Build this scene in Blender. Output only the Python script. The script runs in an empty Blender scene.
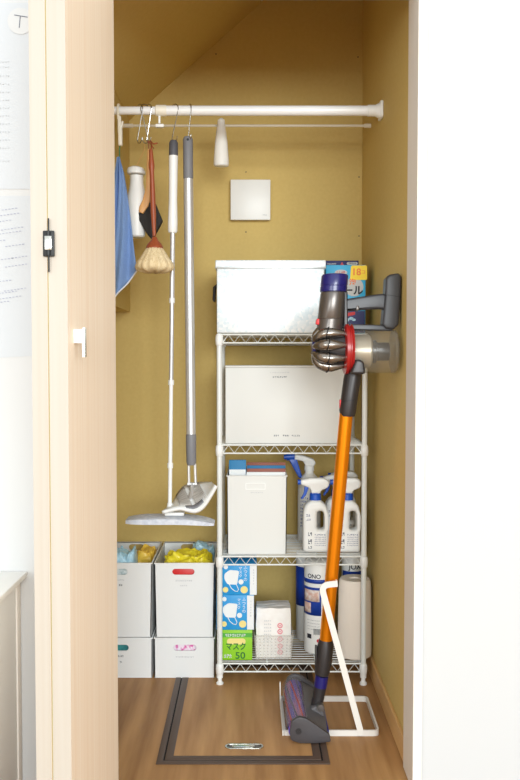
import bpy, bmesh, math, random
from mathutils import Vector, Matrix, noise
R = math.radians
random.seed(7)
scene = bpy.context.scene
COL = scene.collection

# ------------------------------------------------------------------ camera geometry
H, F = 1.02, 790.0
PITCH = math.atan(30 / F)
FW = Vector((0, math.cos(PITCH), -math.sin(PITCH)))
UP = Vector((0, math.sin(PITCH), math.cos(PITCH)))

def P(px, py, Y):
    d = FW + UP * ((390 - py) / F) + Vector(((px - 250) / F, 0, 0))
    return Vector((0, 0, H)) + d * (Y / d.y)
def X(px, Y, py=390): return P(px, py, Y).x
def Z(py, Y): return P(250, py, Y).z

# ------------------------------------------------------------------ materials
def s2l(c):
    return tuple(((v / 255) / 12.92 if v / 255 <= .04045 else ((v / 255 + .055) / 1.055) ** 2.4) for v in c) + (1,)

def mat(name, rgb, rough=.5, metal=0, rgb2=None, scale=(30, 30, 30), detail=3, bump=0, bscale=200, trans=0,
        alpha=1, coat=0, kind='noise', contrast=.5, spec=.5, sss=0):
    m = bpy.data.materials.new(name); m.use_nodes = True
    nt = m.node_tree; N = nt.nodes; L = nt.links
    b = N['Principled BSDF']
    b.inputs['Base Color'].default_value = s2l(rgb)
    b.inputs['Roughness'].default_value = rough
    b.inputs['Metallic'].default_value = metal
    b.inputs['Transmission Weight'].default_value = trans
    b.inputs['Coat Weight'].default_value = coat
    b.inputs['Specular IOR Level'].default_value = spec
    b.inputs['Alpha'].default_value = alpha
    tc = N.new('ShaderNodeTexCoord'); mp = N.new('ShaderNodeMapping')
    mp.inputs['Scale'].default_value = scale
    L.new(tc.outputs['Object'], mp.inputs['Vector'])
    if rgb2 is not None:
        if kind == 'voronoi':
            t = N.new('ShaderNodeTexVoronoi'); t.inputs['Scale'].default_value = 1; out = t.outputs['Color']
            bw = N.new('ShaderNodeRGBToBW'); L.new(out, bw.inputs[0]); out = bw.outputs[0]
        elif kind == 'wave':
            t = N.new('ShaderNodeTexWave'); t.inputs['Scale'].default_value = 1
            t.inputs['Distortion'].default_value = 5; out = t.outputs['Fac']
        else:
            t = N.new('ShaderNodeTexNoise'); t.inputs['Scale'].default_value = 1
            t.inputs['Detail'].default_value = detail; out = t.outputs['Fac']
        L.new(mp.outputs[0], t.inputs['Vector'])
        r = N.new('ShaderNodeValToRGB')
        r.color_ramp.elements[0].position = .5 - contrast / 2; r.color_ramp.elements[1].position = .5 + contrast / 2
        r.color_ramp.elements[0].color = s2l(rgb); r.color_ramp.elements[1].color = s2l(rgb2)
        L.new(out, r.inputs[0]); L.new(r.outputs[0], b.inputs['Base Color'])
    if bump:
        t2 = N.new('ShaderNodeTexNoise'); t2.inputs['Scale'].default_value = bscale
        L.new(tc.outputs['Object'], t2.inputs['Vector'])
        bp = N.new('ShaderNodeBump'); bp.inputs['Strength'].default_value = bump; bp.inputs['Distance'].default_value = .002
        L.new(t2.outputs['Fac'], bp.inputs['Height']); L.new(bp.outputs[0], b.inputs['Normal'])
    return m

M = {}
M['mustard'] = mat('mustard_wallboard', (204, 176, 104), .75, rgb2=(210, 183, 112), scale=(90, 90, 90), bump=.12, bscale=500, contrast=.6)
M['white'] = mat('white_wall_paint', (196, 196, 195), .7, bump=.05, bscale=300)
M['coolwhite'] = mat('cool_white_wall', (206, 209, 211), .6)
M['jamb'] = mat('white_laminate', (226, 219, 210), .55)
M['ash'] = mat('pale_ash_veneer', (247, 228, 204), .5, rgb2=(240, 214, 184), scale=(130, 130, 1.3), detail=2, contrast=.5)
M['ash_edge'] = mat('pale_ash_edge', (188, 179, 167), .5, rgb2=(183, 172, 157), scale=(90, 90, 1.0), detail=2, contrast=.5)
M['floor'] = mat('oak_floor', (140, 98, 56), .5, rgb2=(184, 140, 90), scale=(26, 2.0, 4), detail=10, contrast=.42, spec=.3)
M['hatchwood'] = mat('oak_hatch', (150, 107, 64), .5, rgb2=(196, 152, 102), scale=(22, 2.0, 4), detail=10, contrast=.42, spec=.3)
M['bronze'] = mat('bronze_trim', (84, 66, 55), .45, metal=.15)
M['skirt'] = mat('wood_skirting', (216, 174, 116), .5, rgb2=(204, 160, 102), scale=(60, 2, 60))
M['black'] = mat('black', (18, 18, 20), .5)
M['gap'] = mat('dark_gap', (10, 9, 8), .8)
M['chrome'] = mat('chrome', (200, 198, 190), .22, metal=1)
M['steelwire'] = mat('polished_steel_wire', (190, 188, 184), .25, metal=1)
M['wirewhite'] = mat('white_coated_wire', (226, 228, 224), .35)
M['plastic_white'] = mat('white_plastic', (238, 238, 235), .4)
M['binwhite'] = mat('white_bin_plastic', (230, 231, 230), .45)
M['boxwhite'] = mat('matt_white_box', (222, 222, 218), .6)
M['galv'] = mat('galvanised_steel', (220, 233, 240), .42, metal=.3, rgb2=(246, 250, 252), scale=(110, 110, 110), kind='voronoi', contrast=.6)
M['galvrim'] = mat('galvanised_rim', (205, 210, 212), .3, metal=.7)
M['alu'] = mat('brushed_aluminium', (214, 214, 214), .36, metal=.6)
M['grip'] = mat('grey_rubber_grip', (124, 124, 128), .55)
M['gripdark'] = mat('dark_grey_grip', (84, 84, 90), .5)
M['rodwhite'] = mat('white_enamel_rod', (240, 240, 240), .3)
M['standwhite'] = mat('cream_white_coated_steel', (216, 211, 203), .5)
M['ivory'] = mat('ivory_plastic', (236, 230, 214), .45)
M['frost'] = mat('frosted_plastic', (246, 244, 238), .4, alpha=.9)
M['blue_cloth'] = mat('blue_microfibre', (118, 150, 204), .9, rgb2=(130, 162, 212), scale=(300, 300, 300), bump=.4, bscale=700)
M['cloth_edge'] = mat('white_stitching', (230, 232, 236), .9)
M['lightwood'] = mat('light_wood_handle', (222, 168, 104), .5, rgb2=(206, 150, 90), scale=(200, 200, 8))
M['redwood'] = mat('reddish_wood', (164, 82, 44), .45, rgb2=(140, 64, 34), scale=(200, 200, 10))
M['hair'] = mat('black_bristles', (24, 22, 22), .8, rgb2=(48, 44, 42), scale=(900, 900, 20), contrast=.3)
M['bristle'] = mat('cream_bristles', (240, 222, 184), .85, rgb2=(204, 176, 128), scale=(420, 420, 12), contrast=.4)
M['pad'] = mat('grey_microfibre_pad', (156, 150, 142), .95, rgb2=(196, 190, 182), scale=(40, 400, 40), contrast=.3)
M['padwhite'] = mat('pale_blue_sheet', (196, 201, 212), .9, rgb2=(222, 225, 232), scale=(80, 80, 80), contrast=.4)
M['teal'] = mat('teal_blue_card', (32, 120, 170), .6)
M['brown'] = mat('brown_card', (160, 92, 74), .6)
M['paper'] = mat('white_paper', (190, 193, 196), .8)
M['card'] = mat('white_card', (232, 234, 234), .6)
M['ink'] = mat('grey_ink', (110, 114, 124), .8)
M['inkdark'] = mat('dark_ink', (42, 42, 50), .8)
M['labelink'] = mat('grey_violet_print', (150, 152, 172), .7)
M['inkpale'] = mat('pale_print', (196, 198, 200), .8)
M['navy'] = mat('navy_print', (30, 34, 96), .4)
M['blue'] = mat('blue_plastic', (24, 82, 186), .35)
M['deepblue'] = mat('deep_blue_print', (22, 62, 160), .4)
M['cyan'] = mat('cyan_print', (60, 176, 222), .4)
M['skyblue'] = mat('sky_blue_card', (24, 142, 208), .45, rgb2=(44, 158, 218), scale=(12, 12, 12))
M['yellow'] = mat('yellow_print', (250, 214, 40), .5)
M['paleyellow'] = mat('pale_yellow_print', (238, 218, 138), .5)
M['red'] = mat('red_print', (206, 40, 44), .45)
M['orange_print'] = mat('orange_print', (238, 120, 40), .5)
M['pink'] = mat('pink_print', (228, 128, 138), .6)
M['green'] = mat('green_card', (142, 202, 40), .5)
M['darkgreen'] = mat('dark_green_print', (30, 104, 46), .5)
M['midgreen'] = mat('mid_green_print', (82, 170, 60), .5)
M['skin'] = mat('picture_print', (216, 176, 160), .5, rgb2=(238, 226, 220), scale=(70, 70, 70), contrast=.2)
M['yellowbag'] = mat('yellow_polythene', (238, 218, 30), .35, rgb2=(246, 232, 70), scale=(60, 60, 60))
M['amberbag'] = mat('amber_polythene', (240, 200, 80), .35)
M['bluebag'] = mat('light_blue_polythene', (150, 202, 226), .3, rgb2=(196, 226, 238), scale=(80, 80, 80))
M['redpack'] = mat('red_packet', (206, 34, 36), .35)
M['pinkpack'] = mat('pink_packet', (216, 70, 160), .4, rgb2=(240, 226, 236), scale=(90, 30, 60), contrast=.15)
M['tealpack'] = mat('teal_packet', (20, 96, 104), .4, rgb2=(70, 160, 160), scale=(60, 60, 60))
M['greypack'] = mat('grey_blue_packet', (148, 172, 176), .35, rgb2=(220, 228, 230), scale=(70, 70, 70), contrast=.2)
M['film'] = mat('milky_packet', (238, 232, 226), .3, rgb2=(246, 244, 240), scale=(40, 40, 40), bump=.3, bscale=60)
M['kitchenroll'] = mat('off_white_paper_roll', (236, 225, 212), .9, bump=.3, bscale=250)
M['orange'] = mat('orange_anodised', (252, 152, 20), .33, metal=.8)
M['vgrey'] = mat('nickel_grey', (108, 102, 98), .3, metal=.7)
M['vdark'] = mat('dark_iron_plastic', (48, 44, 44), .38, metal=.2)
M['vhandle'] = mat('grey_handle_plastic', (54, 54, 58), .4)
M['vbattery'] = mat('grey_battery_plastic', (58, 58, 61), .42)
M['nickel'] = mat('bright_nickel', (140, 132, 124), .2, metal=.9)
M['vblue'] = mat('violet_blue_plastic', (20, 19, 96), .3, coat=.3)
M['vred'] = mat('red_translucent', (158, 30, 28), .3)
M['mesh'] = mat('pale_metal_shroud', (188, 176, 154), .35, metal=.5)
M['roller'] = mat('striped_soft_roller', (60, 66, 190), .6, rgb2=(190, 120, 150), scale=(70, 3, 60), contrast=.25)
M['seal'] = mat('olive_seal', (178, 178, 116), .6)
M['skirt_grey'] = mat('head_grey', (84, 81, 83), .45)
M['cap'] = mat('head_end_cap', (62, 58, 60), .4)

def clear(name, rgb, fac, rough=.1):
    m = bpy.data.materials.new(name); m.use_nodes = True
    nt = m.node_tree; N = nt.nodes; L = nt.links
    b = N['Principled BSDF']; b.inputs['Base Color'].default_value = s2l(rgb); b.inputs['Roughness'].default_value = rough
    tr = N.new('ShaderNodeBsdfTransparent'); mx = N.new('ShaderNodeMixShader')
    n = N.new('ShaderNodeTexNoise'); n.inputs['Scale'].default_value = 40
    ml = N.new('ShaderNodeMath'); ml.operation = 'MULTIPLY_ADD'; ml.inputs[1].default_value = .1; ml.inputs[2].default_value = fac - .05
    L.new(n.outputs['Fac'], ml.inputs[0]); L.new(ml.outputs[0], mx.inputs[0])
    L.new(tr.outputs[0], mx.inputs[1]); L.new(b.outputs[0], mx.inputs[2])
    L.new(mx.outputs[0], N['Material Output'].inputs[0]); return m
M['clear'] = clear('smoky_clear_plastic', (150, 144, 132), .26, .12)
M['clear_cover'] = clear('smoky_clear_cover', (150, 140, 142), .2, .12)
M['basket'] = clear('translucent_white_basket', (238, 236, 230), .20, .35)
M['bag'] = clear('clear_polythene', (244, 240, 238), .62, .2)

# ------------------------------------------------------------------ geometry collector
class G:
    def __init__(s): s.v = []; s.f = []; s.m = []
    def raw(s, vs, fs, m=0):
        o = len(s.v); s.v += [Vector(v) for v in vs]
        for f in fs: s.f.append([i + o for i in f]); s.m.append(m)
        return s
    def bm(s, b, m=0):
        b.verts.index_update()
        s.raw([v.co.copy() for v in b.verts], [[v.index for v in f.verts] for f in b.faces], m); b.free(); return s
    def box(s, x0, x1, y0, y1, z0, z1, r=0, m=0, seg=2, rot=None):
        b = bmesh.new(); bmesh.ops.create_cube(b, size=1)
        sx, sy, sz = abs(x1 - x0), abs(y1 - y0), abs(z1 - z0)
        c = Vector(((x0 + x1) / 2, (y0 + y1) / 2, (z0 + z1) / 2))
        for v in b.verts: v.co = Vector((v.co.x * sx, v.co.y * sy, v.co.z * sz))
        if r: bmesh.ops.bevel(b, geom=b.edges[:], offset=min(r, min(sx, sy, sz) * .45), segments=seg, affect='EDGES', profile=.5)
        for v in b.verts:
            if rot: v.co = rot @ v.co
            v.co += c
        return s.bm(b, m)
    def lathe(s, p, axis, prof, n=24, m=0, cap=True, flat=None):
        p = Vector(p); a = Vector(axis).normalized()
        u = a.orthogonal().normalized(); w = a.cross(u)
        if abs(a.z) > .99: u, w = Vector((1, 0, 0)), a.cross(Vector((1, 0, 0)))
        fu, fw = flat if flat else (1, 1)
        vs = []; fs = []
        for t, r in prof:
            for k in range(n):
                q = 2 * math.pi * k / n
                vs.append(p + a * t + u * (r * fu * math.cos(q)) + w * (r * fw * math.sin(q)))
        for i in range(len(prof) - 1):
            for k in range(n):
                k2 = (k + 1) % n; fs.append((i * n + k, i * n + k2, (i + 1) * n + k2, (i + 1) * n + k))
        if cap: fs.append(list(range(n))[::-1]); fs.append([(len(prof) - 1) * n + k for k in range(n)])
        return s.raw(vs, fs, m)
    def cyl(s, p0, p1, r0, r1=None, n=16, m=0):
        p0 = Vector(p0); p1 = Vector(p1); d = p1 - p0
        return s.lathe(p0, d, [(0, r0), (d.length, r0 if r1 is None else r1)], n, m)
    def tube(s, pts, r, n=8, m=0, closed=False, flat=None, up=None):
        pts = [Vector(p) for p in pts]; K = len(pts)
        rs = r if isinstance(r, (list, tuple)) else [r] * K
        tan = []
        for i in range(K):
            a = pts[(i - 1) % K] if (i > 0 or closed) else pts[i]
            b = pts[(i + 1) % K] if (i < K - 1 or closed) else pts[i]
            tan.append((b - a).normalized())
        u = (Vector(up) if up else tan[0].orthogonal()); u = (u - tan[0] * u.dot(tan[0])).normalized()
        fl = flat or (1, 1); vs = []; fs = []
        for i in range(K):
            if up: u = Vector(up)
            u = u - tan[i] * u.dot(tan[i]); u.normalize(); w = tan[i].cross(u)
            for k in range(n):
                q = 2 * math.pi * (k + .5) / n
                c, d = math.cos(q), math.sin(q)
                if n == 4: c, d = c * 1.4142, d * 1.4142
                vs.append(pts[i] + u * (rs[i] * c * fl[0]) + w * (rs[i] * d * fl[1]))
        for i in range(K if closed else K - 1):
            j = (i + 1) % K
            for k in range(n):
                k2 = (k + 1) % n; fs.append((i * n + k, i * n + k2, j * n + k2, j * n + k))
        if not closed: fs.append(list(range(n))[::-1]); fs.append([(K - 1) * n + k for k in range(n)])
        return s.raw(vs, fs, m)
    def shape(s, outer, holes=(), half=.005, bevel=0, y=0, m=0, fn=None, res=2):
        """a 2D outline (x, z) with holes given thickness along Y"""
        cu = bpy.data.curves.new('t', 'CURVE'); cu.dimensions = '2D'; cu.fill_mode = 'BOTH'
        cu.extrude = max(half - bevel, 0.00001); cu.bevel_depth = bevel; cu.bevel_resolution = res; cu.offset = -bevel
        for ring in [outer] + list(holes):
            sp = cu.splines.new('POLY'); sp.points.add(len(ring) - 1); sp.use_cyclic_u = True
            for i, q in enumerate(ring): sp.points[i].co = (q[0], q[1], 0, 1)
        o = bpy.data.objects.new('t', cu); COL.objects.link(o)
        bpy.context.view_layer.update()
        me = bpy.data.meshes.new_from_object(o.evaluated_get(bpy.context.evaluated_depsgraph_get()))
        vs = [Vector((v.co.x, y - v.co.z, v.co.y)) for v in me.vertices]
        if fn: vs = [Vector(fn(v)) for v in vs]
        s.raw(vs, [list(p.vertices) for p in me.polygons], m)
        bpy.data.objects.remove(o); bpy.data.curves.remove(cu); bpy.data.meshes.remove(me); return s
    def text(s, body, size, x, y, z, m=0, fn=None, thick=.0002, bold=0, sx=1, align='CENTER'):
        cu = bpy.data.curves.new('t', 'FONT'); cu.body = body; cu.size = size; cu.extrude = thick; cu.offset = bold
        cu.align_x = align; cu.align_y = 'CENTER'
        o = bpy.data.objects.new('t', cu); COL.objects.link(o)
        bpy.context.view_layer.update()
        me = bpy.data.meshes.new_from_object(o.evaluated_get(bpy.context.evaluated_depsgraph_get()))
        vs = [Vector((x + v.co.x * sx, y - v.co.z, z + v.co.y)) for v in me.vertices]
        if fn: vs = [Vector(fn(v)) for v in vs]
        s.raw(vs, [list(p.vertices) for p in me.polygons], m)
        bpy.data.objects.remove(o); bpy.data.curves.remove(cu); bpy.data.meshes.remove(me); return s
    def grid(s, fn, nu, nv, m=0):
        vs = [fn(i / nu, j / nv) for j in range(nv + 1) for i in range(nu + 1)]
        fs = [(j * (nu + 1) + i, j * (nu + 1) + i + 1, (j + 1) * (nu + 1) + i + 1, (j + 1) * (nu + 1) + i) for j in range(nv) for i in range(nu)]
        return s.raw(vs, fs, m)
    def xf(s, fn): s.v = [Vector(fn(v)) for v in s.v]; return s
    def build(s, name, mats, parent=None, base=None, smooth=True, solid=0, sub=0, angle=35):
        off = WL[parent] if parent else Vector(base) if base is not None else Vector((0, 0, 0))
        me = bpy.data.meshes.new(name)
        me.from_pydata([v - off for v in s.v], [], s.f)
        if not isinstance(mats, (list, tuple)): mats = [mats]
        for mm in mats: me.materials.append(M[mm])
        for i, pl in enumerate(me.polygons): pl.material_index = s.m[i]
        me.validate(); me.update()
        b = bmesh.new(); b.from_mesh(me); bmesh.ops.remove_doubles(b, verts=b.verts, dist=1e-6)
        bmesh.ops.recalc_face_normals(b, faces=b.faces); b.to_mesh(me); b.free()
        if smooth:
            me.shade_smooth(); me.set_sharp_from_angle(angle=R(angle))
        o = bpy.data.objects.new(name, me); COL.objects.link(o)
        if parent: o.parent = parent
        else: o.location = off
        if solid:
            md = o.modifiers.new('solid', 'SOLIDIFY'); md.thickness = solid; md.offset = 0
        if sub:
            md = o.modifiers.new('sub', 'SUBSURF'); md.levels = sub; md.render_levels = sub
        WL[o] = off
        return o

WL = {}
def tag(o, label=None, cat=None, group=None, kind=None):
    if label: o['label'] = label
    if cat: o['category'] = cat
    if group: o['group'] = group
    if kind: o['kind'] = kind
    return o
def thing(name, loc, label, cat, group=None):
    o = bpy.data.objects.new(name, None); COL.objects.link(o); o.empty_display_size = .05
    o.location = loc; WL[o] = Vector(loc); return tag(o, label, cat, group)
def copy_tree(o, loc=None, parent=None, rz=None):
    c = o.copy(); COL.objects.link(c)
    if parent: c.parent = parent
    if loc is not None: c.location = loc
    if rz is not None: c.rotation_euler.z = rz
    for ch in list(o.children): copy_tree(ch, parent=c)
    WL[c] = Vector(c.location); return c
def rnd(pts, r, n=5):
    """fillet the corners of a polygon"""
    out = []; K = len(pts)
    for i in range(K):
        a, b, c = Vector(pts[i - 1]), Vector(pts[i]), Vector(pts[(i + 1) % K])
        rr = r[i] if isinstance(r, (list, tuple)) else r
        d1 = (a - b); d2 = (c - b); q = min(rr, d1.length * .49, d2.length * .49)
        if q < 1e-6: out.append(tuple(b)); continue
        s, e = b + d1.normalized() * q, b + d2.normalized() * q
        for k in range(n + 1):
            t = k / n; out.append(tuple(s * (1 - t) ** 2 + b * 2 * t * (1 - t) + e * t * t))
    return out
def slot(x0, x1, z0, z1, n=8):
    r = (z1 - z0) / 2; zc = (z0 + z1) / 2; o = []
    for k in range(n + 1): q = -math.pi / 2 + math.pi * k / n; o.append((x1 - r + r * math.cos(q), zc + r * math.sin(q)))
    for k in range(n + 1): q = math.pi / 2 + math.pi * k / n; o.append((x0 + r + r * math.cos(q), zc + r * math.sin(q)))
    return o
def circ(x, z, r, n=24, rz=None): return [(x + r * math.cos(2 * math.pi * k / n), z + (rz or r) * math.sin(2 * math.pi * k / n)) for k in range(n)]
def marks(g, x, y, z, n, w, h, gap=.3, m=0, fn=None):
    """rows of tiny printed characters, too small to read in the photograph"""
    cw = w / n
    for k in range(n):
        x0 = x - w / 2 + k * cw; a = cw * (1 - gap)
        for q in range(2):
            zz = z - h / 2 + random.choice([0, .45, .7]) * h
            g.shape([(x0, zz), (x0 + a, zz), (x0 + a, zz + h * .22), (x0, zz + h * .22)], half=.0002, y=y, m=m, fn=fn)
        xs = x0 + random.random() * a * .7
        g.shape([(xs, z - h / 2), (xs + a * .28, z - h / 2), (xs + a * .28, z + h / 2), (xs, z + h / 2)], half=.0002, y=y, m=m, fn=fn)

# ================================================================== THE ROOM
YB, XR, XL, YF, YI = 2.82, .3965, -.65, 1.84, 1.945
def struct(o): return tag(o, kind='structure')
struct(G().box(-6, 6, -7, YB + .1, -.06, 0).build('floor', 'floor', smooth=False))
wb = struct(G().box(XL - .1, XR + .1, YB, YB + .06, 0, 2.5).build('wall_back', 'mustard', smooth=False))
for (px, py) in ((246, 172), (246, 232), (359, 177), (359, 236), (358, 57), (214, 41), (251, 7), (178, 73), (216, 54)):
    p = P(px, py, YB - .0005); g = G(); g.lathe(p, (0, -1, 0), [(0, .0024), (.0012, .002), (.0016, .0008)], 10); g.build('nail_head', 'vdark', wb)
struct(G().box(XR, XR + .06, YI - .03, YB, 0, 2.5).build('wall_right', 'mustard', smooth=False))
struct(G().box(XL - .06, XL, YI, YB, 0, 2.5).build('wall_left', 'mustard', smooth=False))
# boxed-in stair side and sloped soffit
XBk = X(130, YB, 250); zb = Z(312, YB)
A = P(130, 120, YB); B = P(264, 0, YB); sl = (B.z - A.z) / (B.x - A.x)
g = G(); g.box(XL, XBk, YI, YB, zb, A.z, 0)
struct(g.build('trim_1', 'mustard', smooth=False))
xt = A.x + (2.42 - A.z) / sl
g = G()
prof = [(XL, A.z), (A.x, A.z), (xt, 2.42), (XR, 2.42), (XR, 2.48), (XL, 2.48)]
vs = [(x, y, z) for y in (YI, YB) for x, z in prof]
fs = [(0, 1, 7, 6), (1, 2, 8, 7), (2, 3, 9, 8), (3, 4, 10, 9), (4, 5, 11, 10), (5, 0, 6, 11), (5, 4, 3, 2, 1, 0), (6, 7, 8, 9, 10, 11)]
g.raw(vs, fs); struct(g.build('ceiling', 'mustard', smooth=False))
# wall holding the doorway: left piece, right piece, header
XJ = .384
g = G()
g.box(-2.4, -.41, YF, YI, 0, 2.7); g.box(XJ + .012, 2.4, YF, YI - .032, 0, 2.7); g.box(-.41, XJ + .012, YF, YI, 1.89, 2.7)
struct(g.build('wall_front', 'white', smooth=False))
g = G(); g.box(XJ, XJ + .0125, YF - .004, YI, 0, 1.89, .001)
g.box(XJ, XJ + .022, YF - .010, YF - .0005, 0, 1.91, .002)
struct(g.build('trim_2', 'jamb', smooth=False))
g = G(); g.box(XR - .009, XR, YI, YB, 0, .062, .002); struct(g.build('baseboard_right', 'skirt', smooth=False))

# ------------------------------------------------------------------ folding door
def leaf(a, b, th, name):
    """a, b: near and far corner of the right-hand face"""
    a = Vector((*a, 0)); b = Vector((*b, 0)); d = (b - a).normalized(); nrm = Vector((-d.y, d.x, 0))
    ps = [a, b, b + nrm * th, a + nrm * th]
    g = G(); z0, z1 = .012, 1.88
    vs = [Vector((p.x, p.y, z)) for z in (z0, z1) for p in ps]
    g.raw(vs, [(3, 2, 1, 0), (4, 5, 6, 7), (1, 2, 6, 5), (2, 3, 7, 6)], 0)
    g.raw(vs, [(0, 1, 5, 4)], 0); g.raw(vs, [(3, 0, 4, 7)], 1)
    return g, ps, d, nrm
dn = thing('folding_door', (-.345, 1.45, 0), 'pale ash folding door with two leaves folded open on the left of the closet', 'door')
yn = 1.45
a2 = (X(68.3, yn), yn); b2 = (X(116, 1.835), 1.835); th = a2[0] - X(49.3, yn)
g, ps, dd, nn = leaf(a2, b2, th, 'leaf')
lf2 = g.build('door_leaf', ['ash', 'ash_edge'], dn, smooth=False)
gap = .0022
a1 = Vector(a2) + Vector((nn.x, nn.y)) * (th + gap); b1 = Vector(b2) + Vector((nn.x, nn.y)) * (th + gap)
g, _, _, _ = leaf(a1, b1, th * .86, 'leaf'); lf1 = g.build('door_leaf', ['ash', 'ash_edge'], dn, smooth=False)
# rubber seal in the gap
g = G(); q0 = Vector((a2[0], a2[1], 0)) + nn * th
g.raw([(q0 + nn * t + dd * s_ + Vector((0, 0, z))) for z in (.012, 1.88) for t, s_ in ((0, .004), (gap, .004), (gap, .02), (0, .02))],
      [(0, 1, 5, 4), (1, 2, 6, 5), (2, 3, 7, 6), (3, 0, 4, 7)]); g.build('door_seal', 'seal', dn, smooth=False)
# hinge on the near edges
hc = P(48.6, 243.5, yn - .004); g = G()
wz = .0235
g.box(hc.x - .0105, hc.x + .0105, hc.y - .001, hc.y + .003, hc.z - wz, hc.z + wz, .002)
g.cyl((hc.x, hc.y - .001, hc.z - wz * .9), (hc.x, hc.y - .001, hc.z + wz * .9), .004)
g.cyl((hc.x, hc.y, hc.z - wz - .028), (hc.x, hc.y, hc.z + wz + .022), .0015)
hg = g.build('hinge', 'black', dn)
G().box(hc.x - .006, hc.x + .0065, hc.y - .0058, hc.y - .0048, hc.z - .012, hc.z + .013, .0008).build('hinge_plate', 'chrome', hg)
# handle on the right-hand face of the near leaf
yh = 1.455 + (72 - 66.5) / (115.5 - 66.5) * 0 + .035
def face_pt(px):  # point of the right-hand face seen at a pixel column
    for i in range(400):
        y = yn + i * .001; x = a2[0] + (b2[0] - a2[0]) * (y - yn) / (b2[1] - a2[1])
        if 250 + x / y * F >= px: return Vector((x, y, 0))
    return Vector((b2[0], b2[1], 0))
h0 = face_pt(72.6); h1 = face_pt(79.0)
g = G(); zt, zb_ = Z(329, h0.y), Z(343, h0.y)
mid = (h0 + h1) / 2; 
def onface(u, t, z): return mid + dd * u - nn * t + Vector((0, 0, z))
hw = (h1 - h0).length / 2
def fbox(g, u0, u1, t0, t1, z0, z1):
    vs = [onface(u, t, z) for z in (z0, z1) for u, t in ((u0, t0), (u1, t0), (u1, t1), (u0, t1))]
    g.raw(vs, [(0, 1, 2, 3), (4, 5, 6, 7), (0, 1, 5, 4), (1, 2, 6, 5), (2, 3, 7, 6), (3, 0, 4, 7)])
fbox(g, -.012, .012, 0, .014, zt - .026, zt)
hd = g.build('door_handle', 'plastic_white', lf2, smooth=False)
g = G(); fbox(g, -.004, .006, .014, .019, zt - .052, zt + .003)
g.build('handle_bar', 'chrome', lf2, smooth=False)

# ------------------------------------------------------------------ papers on the left wall
yp = YF - .0012
def sheet(x0, x1, y0, y1, tilt, label):
    a, b = P(x0, y1, yp), P(x1, y0, yp)
    g = G(); g.shape([(a.x, a.z), (b.x, a.z + tilt), (b.x, b.z), (a.x, b.z)], half=.0004, y=yp + .0003)
    o = g.build('paper_sheet', 'paper', base=(a.x, yp, a.z), smooth=False); tag(o, label, 'paper', 'papers pinned to the wall'); return o
s1 = sheet(-60, 29.5, 3, 189, 0, 'upper sheet of paper on the left wall, round T sticker at its corner')
g = G(); marks_rows = [62, 67, 76, 84, 92, 100, 108, 116, 124, 132, 140, 148, 161]
for r_ in marks_rows:
    p = P(4, r_, yp - .0008); marks(g, p.x - .01, yp - .0008, p.z, 8, .05, .003, .5)
g.build('printed_text', 'inkpale', s1, smooth=False)
g = G(); c = P(20.5, 21, yp - .001); g.shape(circ(c.x, c.z, .030), half=.0003, y=yp - .001)
st = g.build('round_sticker', 'white', s1, smooth=False)
g = G(); t0, t1 = P(14.5, 15.2, yp), P(27.8, 17.4, yp); t2, t3 = P(20.5, 16.5, yp), P(19.4, 28, yp)
for a, b in ((t0, t1), (t2, t3)): g.tube([(a.x, yp - .0014, a.z), (b.x, yp - .0014, b.z)], .0011, 6)
g.build('handwritten_letter', 'ink', st)
s2_ = sheet(-60, 30.5, 196, 361, .012, 'lower sheet of paper on the left wall with slanting handwriting')
g = G()
for (yy, x1, n) in ((208, 18, 5), (213, 20, 7), (220, 12, 6), (227, 24, 9), (231, 22, 8), (240, 6, 3), (244, 25, 6), (256, 28, 5), (258, 14, 6), (264, 28, 7), (280, 12, 4), (288, 27, 7), (291, 18, 7), (296, 22, 7), (301, 10, 4)):
    p = P(x1, yy, yp - .0008)
    for k in range(n):
        xx = p.x - .0078 * k - .004; zz = p.z - .0011 * k
        g.box(xx - .0026, xx + .002, yp - .0011, yp - .0007, zz - .0006 - random.random() * .0008, zz + .0004)
g.build('handwriting', 'labelink', s2_, smooth=False)

# ------------------------------------------------------------------ low white cabinet at the lower left
c = P(27.5, 571, YF); cb = thing('low_cabinet', (c.x - .2, 1.6, 0), 'low white cabinet with overhanging top against the wall at the lower left', 'cabinet')
G().box(c.x - .5, c.x, 1.30, YF - .001, c.z - .013, c.z, .002).build('cabinet_top', 'plastic_white', cb)
xs = X(17, YF)
G().box(xs - .46, xs, 1.33, YF - .03, 0, c.z - .013, .001).build('cabinet_body', 'plastic_white', cb)
G().box(xs - .003, xs + .0035, YF - .029, YF - .001, 0, c.z - .013, .001).build('back_stile', 'jamb', cb)

# ------------------------------------------------------------------ floor hatch
hy0, hy1 = 1.955, 2.62
hx0, hx1 = P(155.6, 767.5, 1.95).x, P(330.5, 767.5, 1.95).x
ht = thing('floor_hatch', ((hx0 + hx1) / 2, hy0, 0), 'wood underfloor storage hatch with dark bronze rim in the closet floor', 'hatch')
fw = .034; g = G(); e = .0025
def rect(k): return [(hx0 + k, hy0 + k), (hx1 - k, hy0 + k), (hx1 - k, hy1 - k), (hx0 + k, hy1 - k)]
flat2 = lambda v: (v.x, v.z, .0014 - v.y)
g.shape(rect(0), [rect(fw * .48)], half=.0012, bevel=.0006, fn=flat2); g.build('outer_frame', 'bronze', ht)
g = G(); g.shape(rect(fw * .60), [rect(fw * 1.2)], half=.0012, bevel=.0006, fn=flat2); g.build('inner_frame', 'bronze', ht)
G().box(hx0 + .002, hx1 - .002, hy0 + .002, hy1 - .002, .0001, .0008).build('gap', 'gap', ht, smooth=False)
pn = G().box(hx0 + fw * 1.1, hx1 - fw * 1.1, hy0 + fw * 1.1, hy1 - fw * 1.1, .0004, .0018).build('hatch_panel', 'hatchwood', ht, smooth=False)
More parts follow.
